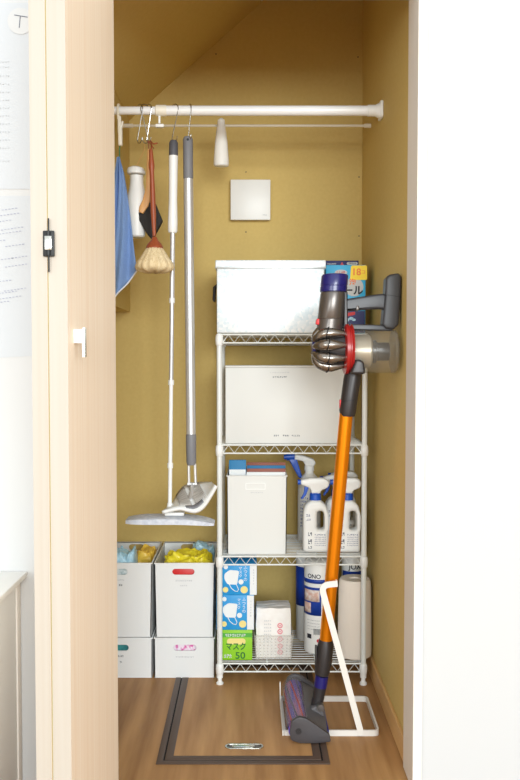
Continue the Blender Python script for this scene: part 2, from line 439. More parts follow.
p0, p1 = P(225, 747.5, 2.05), P(263.5, 747.5, 2.05); yc = 1.02 / ((747.5 - 360) / F) * .985
pc = P(244, 747.5, 2.07); 
def floor_at(px, py):
    d = FW + UP * ((390 - py) / F) + Vector(((px - 250) / F, 0, 0)); t = -H / d.z; return Vector((0, 0, H)) + d * t
fa, fb = floor_at(225, 747.5), floor_at(263.5, 747.5)
def flatz(z0): return lambda v: (v.x, v.z, z0 - v.y)
g = G(); ring = slot(fa.x, fb.x, fa.y - .014, fa.y + .014); hole = slot(fa.x + .005, fb.x - .005, fa.y - .0095, fa.y + .0095)
g.shape(ring, [hole], half=.0012, bevel=.0008, y=0, fn=flatz(.0032))
lt = g.build('latch_ring', 'chrome', pn)
g = G(); g.shape(slot(fa.x + .004, fb.x - .004, fa.y - .010, fa.y + .010), half=.0003, fn=flatz(.0023)); g.build('latch_recess', 'vgrey', pn)
g = G(); g.shape(slot(fa.x + .018, fb.x - .022, fa.y - .006, fa.y + .006), half=.0008, bevel=.0005, fn=flatz(.0034)); g.build('latch_pull', 'chrome', pn)

# ================================================================== WIRE RACK
YR0, YR1 = 2.45, 2.75
rx0, rx1 = X(219.4, YR0), X(364.8, YR0)
ZS = [Z(334.5, YR0), Z(445, YR0), Z(556.5, YR0), Z(663.5, YR0)]
rk = thing('wire_shelf_rack', ((rx0 + rx1) / 2, 2.6, 0), 'white four tier wire shelf rack standing against the back wall of the closet', 'shelf rack')
for x in (rx0, rx1):
    for y in (YR0, YR1):
        g = G(); g.cyl((x, y, .035), (x, y, ZS[0] + .003), .0085, n=16)
        for q in range(1, 40):
            zz = .035 + q * .025
            if zz < ZS[0]: g.lathe((x, y, zz - .0006), (0, 0, 1), [(0, .0086), (.0002, .0089), (.001, .0089), (.0012, .0086)], 12)
        po = g.build('post', 'wirewhite', rk)
        g = G(); g.lathe((x, y, 0), (0, 0, 1), [(0, .0115), (.006, .0115), (.009, .0075), (.020, .006), (.022, .010), (.040, .010), (.042, .0085)], 18)
        g.build('levelling_foot', 'plastic_white', po)
TH = .026
def zig(g, p0, p1, z1, z0, n):
    p0 = Vector(p0); p1 = Vector(p1); pts = []
    for k in range(2 * n + 1):
        t = k / (2 * n); q = p0.lerp(p1, t); pts.append((q.x, q.y, z1 if k % 2 else z0))
    g.tube(pts, .0015, 6)
for si, z in enumerate(ZS):
    g = G()
    nw = 15
    for k in range(1, nw):
        y = YR0 + (YR1 - YR0) * k / nw; g.cyl((rx0, y, z), (rx1, y, z), .0016, n=6)
    for x in (rx0 + (rx1 - rx0) * .33, rx0 + (rx1 - rx0) * .67):
        g.cyl((x, YR0, z - .003), (x, YR1, z - .003), .0024, n=6)
    sh = g.build('shelf', 'wirewhite', rk)
    for (a, b, n) in (((rx0, YR0, 0), (rx1, YR0, 0), 12), ((rx0, YR1, 0), (rx1, YR1, 0), 12), ((rx0, YR0, 0), (rx0, YR1, 0), 8), ((rx1, YR0, 0), (rx1, YR1, 0), 8)):
        g = G(); A0 = Vector(a); B0 = Vector(b)
        g.cyl(A0 + Vector((0, 0, z)), B0 + Vector((0, 0, z)), .0028, n=8); g.cyl(A0 + Vector((0, 0, z - TH)), B0 + Vector((0, 0, z - TH)), .0025, n=8)
        d = (B0 - A0).normalized() * .01; zig(g, A0 + d, B0 - d, z - .001, z - TH + .001, n)
        g.build('shelf_rail', 'wirewhite', sh)
    for x in (rx0, rx1):
        for y in (YR0, YR1):
            g = G(); g.lathe((x, y, z - TH - .008), (0, 0, 1), [(0, .0098), (.002, .0112), (.016, .0125), (.030, .0118), (.034, .0095)], 16); g.build('corner_sleeve', 'plastic_white', sh)
DZ = .0022

# ------------------------------------------------------------------ galvanised box (top)
zt = ZS[0] + .0045; y0 = 2.435
bx0, bx1 = X(216.6, y0, 300), X(324.5, y0, 300); ztop = Z(260, y0); zl = Z(268, y0)
gb = thing('galvanised_box', ((bx0 + bx1) / 2, 2.58, zt), 'large galvanised steel storage box with lid on top of the wire rack', 'storage box')
G().box(bx0, bx1, y0 + .004, 2.72, zt, zl + .004, .004).build('box_body', 'galv', gb)
g = G(); g.box(bx0 - .004, bx1 + .004, y0, 2.724, zl, ztop, .003)
lid = g.build('box_lid', 'galv', gb); G().box(bx0 - .005, bx1 + .005, y0 - .0015, 2.7255, zl - .002, zl + .004, .002).build('lid_rim', 'galvrim', lid)
g = G(); hz = Z(288, y0); hy = 2.575
g.box(bx0 - .003, bx0, hy - .03, hy + .03, hz + .012, hz + .03, .001)
g.tube([(bx0 - .002, hy - .03, hz + .02), (bx0 - .012, hy - .033, hz + .012), (bx0 - .014, hy - .03, hz - .028), (bx0 - .014, hy + .03, hz - .028), (bx0 - .012, hy + .033, hz + .012), (bx0 - .002, hy + .03, hz + .02)], .004, 8)
g.build('side_handle', 'black', gb)

# ------------------------------------------------------------------ product boxes behind
ya = 2.60
def pbox(name, px0, px1, py0, z0, y0, dep, mt, label, group=None):
    a = X(px0, y0, 300); b = X(px1, y0, 300); z1 = Z(py0, y0)
    o = G().box(a, b, y0, y0 + dep, z0, z1, .0015).build(name, mt, base=((a + b) / 2, y0 + dep / 2, z0)); tag(o, label, 'box', group)
    return o, a, b, z1
zt2 = ZS[0] + DZ
o, a, b, z1 = pbox('detergent_box', 326, 365.5, 265, zt2, 2.53, .07, 'cyan', 'light blue product box with yellow 18 badge on top of the wire rack', 'product boxes on the top shelf')
yq = 2.53
g = G(); c = P(357.5, 272, yq); g.shape(rnd([(X(350, yq, 272), Z(280, yq)), (X(367, yq, 272), Z(280, yq)), (X(367, yq, 272), Z(265.5, yq)), (X(351, yq, 272), Z(265.5, yq))], .006), half=.0006, y=yq - .001)
bd = g.build('badge', 'yellow', o); g = G(); g.text('18', .030, c.x - .004, yq - .002, c.z - .001, bold=.0006); g.text('コ', .014, c.x + .018, yq - .002, c.z - .001); g.build('badge_text', 'orange_print', bd)
g = G(); c = P(354, 287, yq); g.shape(circ(c.x, c.z, .030, rz=.030), half=.0004, y=yq - .0008); wp = g.build('white_panel', 'white', o)
g = G(); c = P(352.5, 282.5, yq); g.text('泡', .022, c.x, yq - .0016, c.z, bold=.0006); g.build('panel_text', 'orange_print', wp)
g = G(); c = P(353, 291, yq); g.text('ール', .032, c.x, yq - .0018, c.z, bold=.0009); g.build('product_text', 'inkdark', wp)
g = G(); c = P(341, 272.5, yq); g.shape(circ(c.x, c.z, .020, rz=.009), half=.0004, y=yq - .0008); wp2 = g.build('white_flash', 'white', o)
g = G(); marks(g, c.x, yq - .0014, c.z, 4, .028, .008, .25); g.build('flash_text', 'red', wp2)
g = G(); za, zbb = ZS[0] + .008, Z(311, yq); g.shape([(a + .003, za), (b - .002, za), (b - .002, zbb), (a + .003, zbb)], half=.0004, y=yq - .0008); nv = g.build('lower_panel', 'navy', o)
g = G(); c = P(350, 316, yq); g.shape(rnd([(c.x - .02, c.z - .004), (c.x + .016, c.z + .004), (c.x + .016, c.z + .014), (c.x - .02, c.z + .008)], .002), half=.0003, y=yq - .0015); g.build('red_flash', 'red', nv)
g = G()
for (dx, dz, r_) in ((-.01, -.012, .008), (.004, -.008, .007), (.012, -.012, .006)): g.shape(circ(c.x + dx, c.z + dz, r_, rz=r_ * .7), half=.0003, y=yq - .0015)
g.build('white_bubbles', 'bluebag', nv)
o, a, b, z1 = pbox('detergent_box', 325.5, 358.5, 260.5, zt2, 2.61, .06, 'navy', 'navy blue product box standing behind the light blue one with the 18 badge', 'product boxes on the top shelf')
yq = 2.61
g = G(); c = P(352.5, 263.4, yq); g.shape(slot(c.x - .019, c.x + .017, c.z - .005, c.z + .0045), half=.0004, y=yq - .0008); w3 = g.build('white_tag', 'white', o)
g = G(); marks(g, c.x, yq - .0014, c.z, 5, .025, .005, .3); g.build('tag_text', 'inkdark', w3)
g = G(); c = P(342, 263.8, yq); g.shape([(c.x - .007, c.z - .006), (c.x + .007, c.z - .006), (c.x, c.z + .006)], half=.0004, y=yq - .0008); g.build('red_mark', 'red', o)
g = G(); c = P(332, 264, yq); marks(g, c.x, yq - .0008, c.z, 6, .030, .004, .3); g.build('small_text', 'plastic_white', o)

# ------------------------------------------------------------------ white box, second tier
y0 = 2.468
a, b = X(225, y0, 400), X(345, y0, 400); z0 = ZS[1] + DZ; z1 = Z(365.5, y0)
wbx = thing('white_storage_box', ((a + b) / 2, 2.59, z0), 'wide white lidded storage box filling the second tier of the wire rack', 'storage box')
g = G(); g.box(a + .001, b - .001, y0, 2.71, z0, z1 - .006, .003); g.build('box_body', 'boxwhite', wbx)
g = G(); g.box(a, b, y0 - .0015, 2.712, z1 - .006, z1, .002); g.build('box_lid', 'boxwhite', wbx)
g = G(); c = P(280, 372.5, y0 - .002); marks(g, c.x, y0 - .0004, c.z, 12, .062, .003, .35, 0); c = P(280, 377, y0); marks(g, c.x, y0 - .0004, c.z, 8, .045, .0045, .25, 1)
for (px, n, w) in ((276.5, 3, .017), (286, 3, .020), (296, 5, .027)):
    c = P(px, 435.5, y0); marks(g, c.x, y0 - .0004, c.z, n, w, .005, .25, 1)
g.build('printed_text', ['inkpale', 'ink'], wbx, smooth=False)

# ------------------------------------------------------------------ open bins
def open_bin(name, a, b, y0, y1, z0, z1, label, group, slots=(), back=(), wall=.0025, mt='binwhite', taper=.003, cat='storage bin', rim=.004):
    t = thing(name, ((a + b) / 2, (y0 + y1) / 2, z0), label, cat, group)
    tp = taper; g = G()
    hl = lambda L_: [slot(*q) for q in L_]
    g.shape(rnd([(a + tp, z0), (b - tp, z0), (b, z1), (a, z1)], .004, 3), hl(slots), half=wall / 2, y=y0 + wall / 2)
    g.shape(rnd([(a + tp, z0), (b - tp, z0), (b, z1), (a, z1)], .004, 3), hl(back), half=wall / 2, y=y1 - wall / 2)
    for s_, (xa, xb) in enumerate(((a, a + wall), (b - wall, b))):
        sg = tp if s_ == 0 else -tp
        vs = [(xa + sg, y0, z0), (xb + sg, y0, z0), (xb + sg, y1, z0), (xa + sg, y1, z0), (xa, y0, z1), (xb, y0, z1), (xb, y1, z1), (xa, y1, z1)]
        g.raw(vs, [(0, 1, 2, 3), (4, 5, 6, 7), (0, 1, 5, 4), (1, 2, 6, 5), (2, 3, 7, 6), (3, 0, 4, 7)])
    g.box(a + tp, b - tp, y0 + .001, y1 - .001, z0, z0 + .003)
    bd = g.build('bin_body', mt, t, smooth=False)
    g = G(); 
    for (q0, q1, q2, q3) in ((a - .0012, b + .0012, y0 - .0012, y0 + wall), (a - .0012, b + .0012, y1 - wall, y1 + .0012), (a - .0012, a + wall, y0, y1), (b - wall, b + .0012, y0, y1)):
        g.box(q0, q1, q2, q3, z1 - rim, z1 + .0004, .001)
    g.build('bin_rim', mt, t)
    return t
YN0, YN1 = 2.50, 2.795
zsp = Z(637.5, YN0)
ba, bb = X(154.3, YN0, 600), X(214.6, YN0, 600)
W = bb - ba; la, lb = X(152, YN0, 600) - W, X(152.0, YN0, 600)
GB = 'white storage bins stacked at the left of the rack'
def labels(t, px, rows, yy):
    g = G()
    for i, (py, n, w, h_, mi) in enumerate(rows):
        c = P(px, py, yy); marks(g, c.x, yy - .0004, c.z, n, w, h_, .3, mi)
    g.build('printed_text', ['inkpale', 'inkdark'], t, smooth=False)
def sl_px(x0, x1, y0, y1, Y): return (X(x0, Y, y0), X(x1, Y, y0), Z(y1, Y), Z(y0, Y))
dxl = lb - bb
s = sl_px(173.5, 196.5, 644.5, 650.5, YN0)
b1_ = open_bin('storage_bin', ba - .001, bb + .0005, YN0 - .002, YN1, .001, zsp, 'low white bin with pink showing through its slot, under the tall bin beside the rack', GB, [s], taper=.001)
labels(b1_, 185, [(657, 12, .058, .004, 0)], YN0 - .002)
b2_ = open_bin('storage_bin', la - .001, lb + .0005, YN0 - .002, YN1, .001, zsp, 'low white bin with teal showing through its slot, beside the folding door', GB, [(s[0] + dxl, X(128.8, YN0, 647), s[2], s[3])], taper=.001)
labels(b2_, 121, [(656, 4, .018, .006, 1), (662, 2, .008, .006, 1)], YN0 - .002)
zt0 = zsp + .002; ztp = Z(563, YN0)
s = sl_px(172.2, 194.5, 568.8, 574.8, YN0); bk = sl_px(181, 204.5, 542.5 + 1.5, 550, YN1)
b3_ = open_bin('storage_bin', ba + .001, bb, YN0, YN1, zt0, ztp, 'tall white bin holding a bright yellow bag, beside the wire rack', GB, [s], [bk], taper=.004)
labels(b3_, 184, [(580.5, 9, .055, .005, 0), (585.5, 4, .024, .004, 0)], YN0)
bk2 = (bk[0] + dxl, bk[1] + dxl, bk[2], bk[3]); bkl = sl_px(129, 144, 544, 550, YN1)
b4_ = open_bin('storage_bin', la + .001, lb, YN0, YN1, zt0, ztp, 'tall white bin holding light blue and amber bags, beside the folding door', GB, [(s[0] + dxl, X(127.5, YN0, 570), s[2], s[3])], [bkl], taper=.004)
labels(b4_, 121, [(580, 5, .022, .004, 0), (585, 2, .012, .006, 1)], YN0)

def crumple(name, c, rad, mt, label, cat, group=None, seed=0, amp=.35, freq=18, sub=5):
    b = bmesh.new(); bmesh.ops.create_icosphere(b, subdivisions=sub, radius=1)
    off = Vector((seed * 3.1, seed * 1.7, seed))
    for v in b.verts:
        n = v.co.normalized()
        p = Vector((n.x * rad[0], n.y * rad[1], n.z * rad[2]))
        r_ = 1 + amp * noise.noise(p * freq + off) + amp * .6 * abs(noise.noise(p * freq * 2.3 + off)) 
        nz = max(-.82, min(.82, n.z * 1.25))
        sq = lambda t: math.copysign(abs(t) ** .75, t)
        v.co = Vector((sq(n.x) * rad[0] * (1 + (r_ - 1) * .3), sq(n.y) * rad[1] * (1 + (r_ - 1) * .3), nz * rad[2] * r_ if nz > 0 else nz * rad[2])) + Vector(c)
    g = G(); g.bm(b); o = g.build(name, mt, base=(c[0], c[1], c[2] - rad[2] * .82)); return tag(o, label, cat, group)
xm = (ba + bb) / 2; xml = (la + lb) / 2
zc = ztp - .03
CG = 'bags and packets inside the white bins'
crumple('plastic_bag', (xm + .004, YN0 + .115, zc - .006), (.080, .07, .040), 'yellowbag', 'crumpled bright yellow plastic bag in the tall bin beside the rack', 'plastic bag', CG, 1, .55, 42)
crumple('plastic_bag', (xm + .048, YN0 + .238, zc - .012), (.038, .035, .050), 'bluebag', 'pale blue plastic film behind the bright yellow bag', 'plastic bag', CG, 2, .5, 36)
crumple('plastic_bag', (lb - .098, YN0 + .065, zc - .002), (.040, .050, .066), 'bluebag', 'crumpled light blue bag in the tall bin beside the folding door', 'plastic bag', CG, 3, .5, 36)
crumple('plastic_bag', (lb - .042, YN0 + .18, zc - .008), (.034, .056, .040), 'amberbag', 'crumpled amber bag beside the light blue one in the tall bin', 'plastic bag', CG, 4, .5, 36)
def inpack(xc, z, w, mt, label):
    o = G().box(xc - w, xc + w, YN0 + .008, YN0 + .03, z - .05, z + .02, .006).build('packet', mt, base=(xc, YN0 + .02, z - .05)); tag(o, label, 'packet', CG)
inpack(xm - .004, Z(572, YN0), .05, 'redpack', 'red packet seen through the slot of the tall bin beside the rack')
inpack(lb - .09, Z(572, YN0), .055, 'greypack', 'grey blue packet seen through the slot of the tall bin by the door')
inpack(xm + .004, Z(647, YN0), .05, 'pinkpack', 'pink and white packet seen through the slot of a low bin')
inpack(lb - .08, Z(647, YN0), .055, 'tealpack', 'dark teal packet seen through the slot of a low bin')

# ------------------------------------------------------------------ file box, third tier
y0 = 2.472; a, b = X(226.8, y0, 500), X(287, y0, 500); z0 = ZS[2] + DZ; z1 = Z(475.5, y0)
fbx = open_bin('file_box', a, b, y0, 2.72, z0, z1, 'white open file box on the third tier of the wire rack holding books', None, [], taper=.002, mt='boxwhite', cat='file box')
g = G(); s = sl_px(245.5, 265.5, 483, 489.5, y0)
g.shape(rnd([(s[0], s[2]), (s[1], s[2]), (s[1], s[3]), (s[0], s[3])], .002), [rnd([(s[0] + .002, s[2] + .002), (s[1] - .002, s[2] + .002), (s[1] - .002, s[3] - .002), (s[0] + .002, s[3] - .002)], .002)], half=.0012, y=y0 - .0012)
g.build('label_holder', 'plastic_white', fbx)
g = G(); c = P(257, 492.5, y0); marks(g, c.x, y0 - .0004, c.z, 7, .04, .003, .3); g.build('printed_text', 'inkpale', fbx, smooth=False)
BG = 'books in the white file box'
def book(px0, px1, py, yy, d, mts, label, band=None):
    a, b = X(px0, yy, 470), X(px1, yy, 470); zt_ = Z(py, yy)
    t = thing('book', ((a + b) / 2, yy, z0 + .0035), label, 'book', BG)
    g = G(); g.box(a, b, yy, yy + .0012, z0 + .004, zt_, .0004); g.box(a, b, yy + d - .0012, yy + d, z0 + .004, zt_, .0004); g.build('cover', mts, t)
    G().box(a + .002, b - .001, yy + .0013, yy + d - .0013, z0 + .006, zt_ - .002).build('pages', 'card', t)
    if band: G().box(a + .001, b - .001, yy - .0006, yy - .0001, z0 + .006, band).build('cover_band', 'card', t)
book(229, 246, 460.5, 2.500, .018, 'teal', 'blue notebook with white lower cover at the left of the file box', Z(469.5, 2.5))
book(246.5, 285.5, 472.5, 2.484, .012, 'card', 'white booklet at the front of the file box')
book(247, 285.5, 469, 2.525, .012, 'brown', 'low brown booklet between white and blue ones in the file box')
book(247, 285.5, 466, 2.55, .016, 'teal', 'blue booklet behind the low brown one in the file box')
book(247, 285.5, 463, 2.585, .02, 'brown', 'tall reddish brown book at the back of the file box')

# ------------------------------------------------------------------ spray bottles
def trigger_head(t, k=1.0, body='plastic_white', tip='blue', zoff=0):
    g = G(); q = [(-.047, .215), (-.047, .229), (-.018, .236), (.030, .236), (.046, .222), (.040, .205), (.018, .196), (.014, .186), (-.012, .186), (-.016, .203)]
    base = WL[t]
    g.shape([(x * k + base.x, z * k + base.z + zoff) for x, z in rnd(q, [.003, .003, .008, .012, .01, .008, .01, .003, .003, .01])], half=.014 * k, bevel=.006 * k, y=base.y)
    hd = g.build('spray_head', body, t)
    g = G(); g.cyl(base + Vector((-.056 * k, 0, .222 * k + zoff)), base + Vector((-.046 * k, 0, .222 * k + zoff)), .0085 * k, n=14); g.build('nozzle', tip, hd)
    g = G(); q = [(-.034, .216), (-.020, .214), (-.024, .196), (-.030, .180), (-.043, .166), (-.046, .169), (-.036, .190)]
    g.shape([(x * k + base.x, z * k + base.z + zoff) for x, z in rnd(q, .003)], half=.006 * k, bevel=.002 * k, y=base.y); g.build('trigger', tip, hd)
    g = G(); g.lathe(base + Vector((0, 0, .164 * k + zoff)), (0, 0, 1), [(0, .017 * k), (.002, .0185 * k), (.020 * k, .0175 * k), (.024 * k, .014 * k)], 20); g.build('collar', tip, hd)
def handle_bottle(loc, label):
    t = thing('spray_bottle', loc, label, 'spray bottle', 'spray bottles on the third tier')
    x, y, z = loc; g = G()
    out = rnd([(-.040, 0), (.040, 0), (.040, .120), (.034, .150), (.014, .166), (-.014, .166), (-.034, .152), (-.040, .125)], [.012, .012, .01, .014, .004, .004, .014, .01])
    hole = rnd([(.004, .072), (.028, .072), (.028, .120), (.022, .132), (.004, .132)], .009)
    g.shape([(x + p, z + q) for p, q in out], [[(x + p, z + q) for p, q in hole]], half=.027, bevel=.011, y=y, res=3)
    g.build('bottle_body', 'plastic_white', t)
    g = G(); yf = y - .0275
    marks(g, x + .014, yf, z + .058, 6, .036, .005, .2, 0); 
    for r_ in range(5): marks(g, x + .014, yf, z + .050 - r_ * .0065, 8, .036, .0032, .2, 0)
    marks(g, x - .018, yf, z + .06, 2, .012, .012, .1, 1); marks(g, x - .018, yf, z + .036, 2, .012, .016, .1, 1); marks(g, x - .018, yf, z + .018, 2, .012, .008, .1, 1)
    marks(g, x - .024, yf, z + .120, 2, .014, .008, .2, 0); marks(g, x - .022, yf, z + .106, 3, .016, .006, .2, 0)
    g.build('printed_label', ['labelink', 'ink'], t, smooth=False)
    trigger_head(t); return t
zb3 = ZS[2] + DZ
A_ = handle_bottle((X(315.6, 2.515), 2.515, zb3), 'white handled spray bottle at the front, left of the orange vacuum tube')
for (px, yy, lab) in ((348, 2.515, 'white handled spray bottle at the front, right of the orange vacuum tube'),
                      (337.5, 2.585, 'white handled spray bottle in the second row, mostly behind the orange vacuum tube'),
                      (345, 2.660, 'white spray bottle farthest back, just its head showing above the others')):
    c_ = copy_tree(A_, (X(px, yy), yy, zb3 + (.014 if yy > 2.65 else 0)), rz=R(0)); c_['label'] = lab
    if yy > 2.65: c_.location.z = zb3
# taller round bottle with blue trigger at the back left
loc = Vector((X(309.5, 2.665), 2.665, zb3))
t = thing('spray_bottle', loc, 'taller round white spray bottle with large blue trigger at the back beside the file box', 'spray bottle', 'spray bottles on the third tier')
g = G(); g.lathe(loc, (0, 0, 1), [(0, .034), (.004, .039), (.15, .039), (.193, .038), (.213, .030), (.225, .019), (.230, .0145), (.248, .0145)], 28); g.build('bottle_body', 'frost', t)
g = G(); fnw = lambda v: (loc.x + .0396 * math.sin((v.x - loc.x) / .0396), loc.y - .0396 * math.cos((v.x - loc.x) / .0396), v.z)
for r_ in range(9): marks(g, loc.x - .02, 0, loc.z + .15 - r_ * .012, 5, .03, .006, .3, 0, fn=fnw)
g.build('printed_label', ['deepblue'], t, smooth=False)
g = G(); g.lathe(loc + Vector((0, 0, .238)), (0, 0, 1), [(0, .0165), (.016, .0165), (.019, .012)], 20); g.build('collar', 'plastic_white', t)
g = G(); g.shape([(loc.x + x, loc.z + z) for x, z in rnd([(-.012, .252), (.014, .252), (.022, .264), (.014, .278), (-.020, .290), (-.050, .294), (-.052, .276), (-.022, .271)], .005)], half=.012, bevel=.005, y=loc.y); hd = g.build('spray_head', 'plastic_white', t)
g = G(); g.cyl(loc + Vector((-.078, 0, .284)), loc + Vector((-.050, 0, .286)), .0125, n=14); g.cyl(loc + Vector((-.086, 0, .2835)), loc + Vector((-.076, 0, .284)), .008, n=14); g.build('nozzle', 'blue', hd)
g = G(); g.shape([(loc.x + x, loc.z + z) for x, z in rnd([(-.072, .280), (-.044, .282), (-.036, .256), (-.024, .216), (-.034, .212), (-.054, .246)], .004)], half=.008, bevel=.003, y=loc.y); g.build('trigger', 'blue', hd)

# ------------------------------------------------------------------ mask boxes on the bottom tier
zd = ZS[3] + DZ; ym = 2.474; MG = 'mask boxes stacked on the bottom shelf'
zg1 = Z(630, ym); zm1 = Z(595.2, ym); zt1 = Z(563.5, ym)
def blue_mask_box(px0, px1, z0, z1, label, dx=0):
    a, b = X(px0, ym, 600), X(px1, ym, 600); t = thing('mask_box', ((a + b) / 2, ym + .09, z0), label, 'box', MG)
    G().box(a, b, ym, ym + .185, z0, z1, .001).build('carton', 'skyblue', t)
    h = z1 - z0; xs0 = X(221.5 + dx, ym, 600); g = G(); yy = ym - .0006
    k = h / .098
    g.shape([(b - .022, z0 + .001), (b - .0005, z0 + .001), (b - .0005, z1 - .001), (b - .022, z1 - .001)], half=.0003, y=yy); sp = g.build('white_band', 'card', t)
    g = G()
    for i in range(6): marks(g, b - .010, yy - .0006, z1 - .02 - i * .009, 1, .004, .005, .1)
    g.build('printed_text', 'inkpale', sp, smooth=False)
    g = G(); xm_ = xs0 + .026; zm_ = z0 + h * .56
    g.shape(rnd([(xm_ - .021, zm_ + .012), (xm_ - .004, zm_ + .024), (xm_ + .025, zm_ + .021), (xm_ + .019, zm_ - .023), (xm_ - .012, zm_ - .022), (xm_ - .022, zm_ - .004)], .006), half=.0003, y=yy)
    mk = g.build('mask_picture', 'card', t)
    g = G(); g.tube([(xm_ - .006, yy - .0004, zm_ - .022), (xm_ + .000, yy - .0004, zm_ - .034), (xm_ + .011, yy - .0004, zm_ - .043), (xm_ + .020, yy - .0004, zm_ - .045), (xm_ + .023, yy - .0004, zm_ - .038), (xm_ + .016, yy - .0004, zm_ - .022)], .0013, 6); g.build('ear_loop', 'card', mk)
    for (dx_, dz_, r_, m_) in ((.009, .89, .007, 0), (.057, .42, .0082, 0), (.008, .17, .0088, 1), (.067, .17, .0115, 1)):
        g = G(); g.shape(circ(xs0 + dx_, z0 + h * dz_, r_, 20), half=.0003, y=yy - .0003); g.build('printed_dot', 'paleyellow' if m_ else 'card', t)
    g = G()
    for i, ch in enumerate('ふつうの'): g.text(ch, .0125, xs0 + .071, yy - .0004, z1 - .014 - i * .0125)
    for i, ch in enumerate('マスク'): g.text(ch, .0115, xs0 + .055, yy - .0004, z1 - .016 - i * .012)
    g.build('carton_text', 'card', t, smooth=False)
    return t
blue_mask_box(222.2, 256.8, zm1 + .0006, zt1, 'blue mask box at the top of the stack of three on the bottom shelf', 1.5)
blue_mask_box(216.2, 254, zg1 + .0006, zm1, 'blue mask box in the middle of the stack, poking out left of the rack post')
a, b = X(222, ym, 640), X(252.3, ym, 640)
t = thing('mask_box', ((a + b) / 2, ym + .09, zd), 'green mask box with the number 50 at the bottom of the stack', 'box', MG)
G().box(a, b, ym, ym + .185, zd, zg1, .001).build('carton', 'green', t)
yy = ym - .0006; h = zg1 - zd; w = b - a
g = G(); g.shape([(a + .001, zd + h * .76), (b - .001, zd + h * .76), (b - .001, zd + h * .90), (a + .001, zd + h * .90)], half=.0003, y=yy); gs = g.build('green_stripe', 'midgreen', t)
g = G(); marks(g, a + w * .45, yy - .0005, zd + h * .83, 9, w * .68, h * .09, .2); g.build('stripe_text', 'card', gs, smooth=False)
g = G(); g.shape(slot(a + w * .16, b - w * .22, zd + h * .52, zd + h * .72), half=.0003, y=yy); gl = g.build('pale_panel', 'paleyellow', t)
g = G(); g.text('マスク', .026, a + w * .46, yy - .0004, zd + h * .44, bold=.0006, sx=.85); g.build('carton_text', 'darkgreen', t, smooth=False)
g = G(); g.text('50', .030, a + w * .60, yy - .0004, zd + h * .14, bold=.0003, sx=1.1); g.build('carton_number', 'darkgreen', t, smooth=False)
g = G(); marks(g, a + w * .2, yy - .0004, zd + h * .14, 3, w * .26, h * .12, .2); g.build('small_text', 'card', t, smooth=False)

# ------------------------------------------------------------------ basket with packets
y0, y1 = 2.474, 2.735; a, b = X(254.2, y0, 640), X(293, y0, 640); z1 = Z(636, y0)
bsk = thing('plastic_basket', ((a + b) / 2, 2.6, zd), 'translucent white plastic basket of packets on the bottom shelf', 'basket')
g = G(); wl = .002
for (xa, ya_, xb, yb_) in ((a, y0, b, y0), (b, y0, b, y1), (b, y1, a, y1), (a, y1, a, y0)):
    cx, cy = (a + b) / 2, (y0 + y1) / 2
    sk = lambda x, y, k: (cx + (x - cx) * k, cy + (y - cy) * (1 - (1 - k) * .4))
    p0 = sk(xa, ya_, .92); p1 = sk(xb, yb_, .92)
    g.raw([(*p0, zd), (*p1, zd), (xb, yb_, z1), (xa, ya_, z1)], [(0, 1, 2, 3)])
p = [sk(a, y0, .92), sk(b, y0, .92), sk(b, y1, .92), sk(a, y1, .92)]
g.raw([(*q, zd + .001) for q in p], [(0, 1, 2, 3)])
g.build('basket_body', 'basket', bsk, smooth=False, solid=.0016)
g = G(); g.tube([(a, y0, z1), (b, y0, z1), (b, y1, z1), (a, y1, z1)], .0025, 6, closed=True); g.build('basket_rim', 'basket', bsk)
# lattice of dots
g = G()
for i in range(10):
    for j in range(7):
        t_ = (j + .6) / 7.6; k = .92 + .08 * t_; xx = (a + b) / 2 + (b - a) / 2 * k * .92 * (i / 4.5 - 1)
        g.box(xx - .0022, xx + .0022, y0 + .0104 * (1 - t_) * 0 + (.4 * .08 * .13) * (1 - t_) - .0014, y0 + (.4 * .08 * .13) * (1 - t_) - .0008, zd + (z1 - zd) * t_ - .0022, zd + (z1 - zd) * t_ + .0022)
g.build('perforations', 'basket', bsk, smooth=False)
PG = 'milky packets in the translucent basket'
def packet(x0, x1, ya_, yb_, za_, zb_, label, dots):
    b_ = bmesh.new(); bmesh.ops.create_cube(b_, size=1); bmesh.ops.subdivide_edges(b_, edges=b_.edges[:], cuts=12, use_grid_fill=True)
    cx, cy, cz = (x0 + x1) / 2, (ya_ + yb_) / 2, (za_ + zb_) / 2
    for v in b_.verts:
        q = v.co * 2
        f = 1 - .04 * max(0, abs(q.z)) ** 6
        n = noise.noise(q * 2.2 + Vector((x0 * 50, 0, 0))) * .05
        v.co = Vector((cx + q.x * (x1 - x0) / 2 * (f + n), cy + q.y * (yb_ - ya_) / 2 * (f - .12 * abs(q.x) ** 6), cz + q.z * (zb_ - za_) / 2 * (1 + (n * .8 if q.z > 0 else 0))))
    t = thing('packet', (cx, cy, za_), label, 'packet', PG)
    g = G(); g.bm(b_); g.build('wrapper', 'film', t)
    if dots:
        g = G()
        for (zz) in dots:
            c = P(280, zz, ya_); r0 = .0085
            g.shape(circ(c.x, c.z, r0, 18), [circ(c.x, c.z, r0 * .62, 14)], half=.0003, y=ya_ - .0012); g.shape(circ(c.x, c.z, r0 * .3, 10), half=.0003, y=ya_ - .0012)
        g.build('pink_print', 'pink', t)
        g = G()
        for i in range(7): marks(g, cx - .018, ya_ - .0012, cz + .04 - i * .011, 4, .024, .004, .3)
        g.build('grey_print', 'inkpale', t, smooth=False)
packet(a + .006, b - .0055, 2.487, 2.545, zd + .0025, Z(608.5, 2.487), 'milky wrapped packet with pink ringed print at the front of the basket', [625.5, 631.5, 639, 646, 652])
packet(a + .006, b - .0055, 2.552, 2.612, zd + .0025, Z(612, 2.49), 'plain milky wrapped packet behind the printed one in the basket', None)

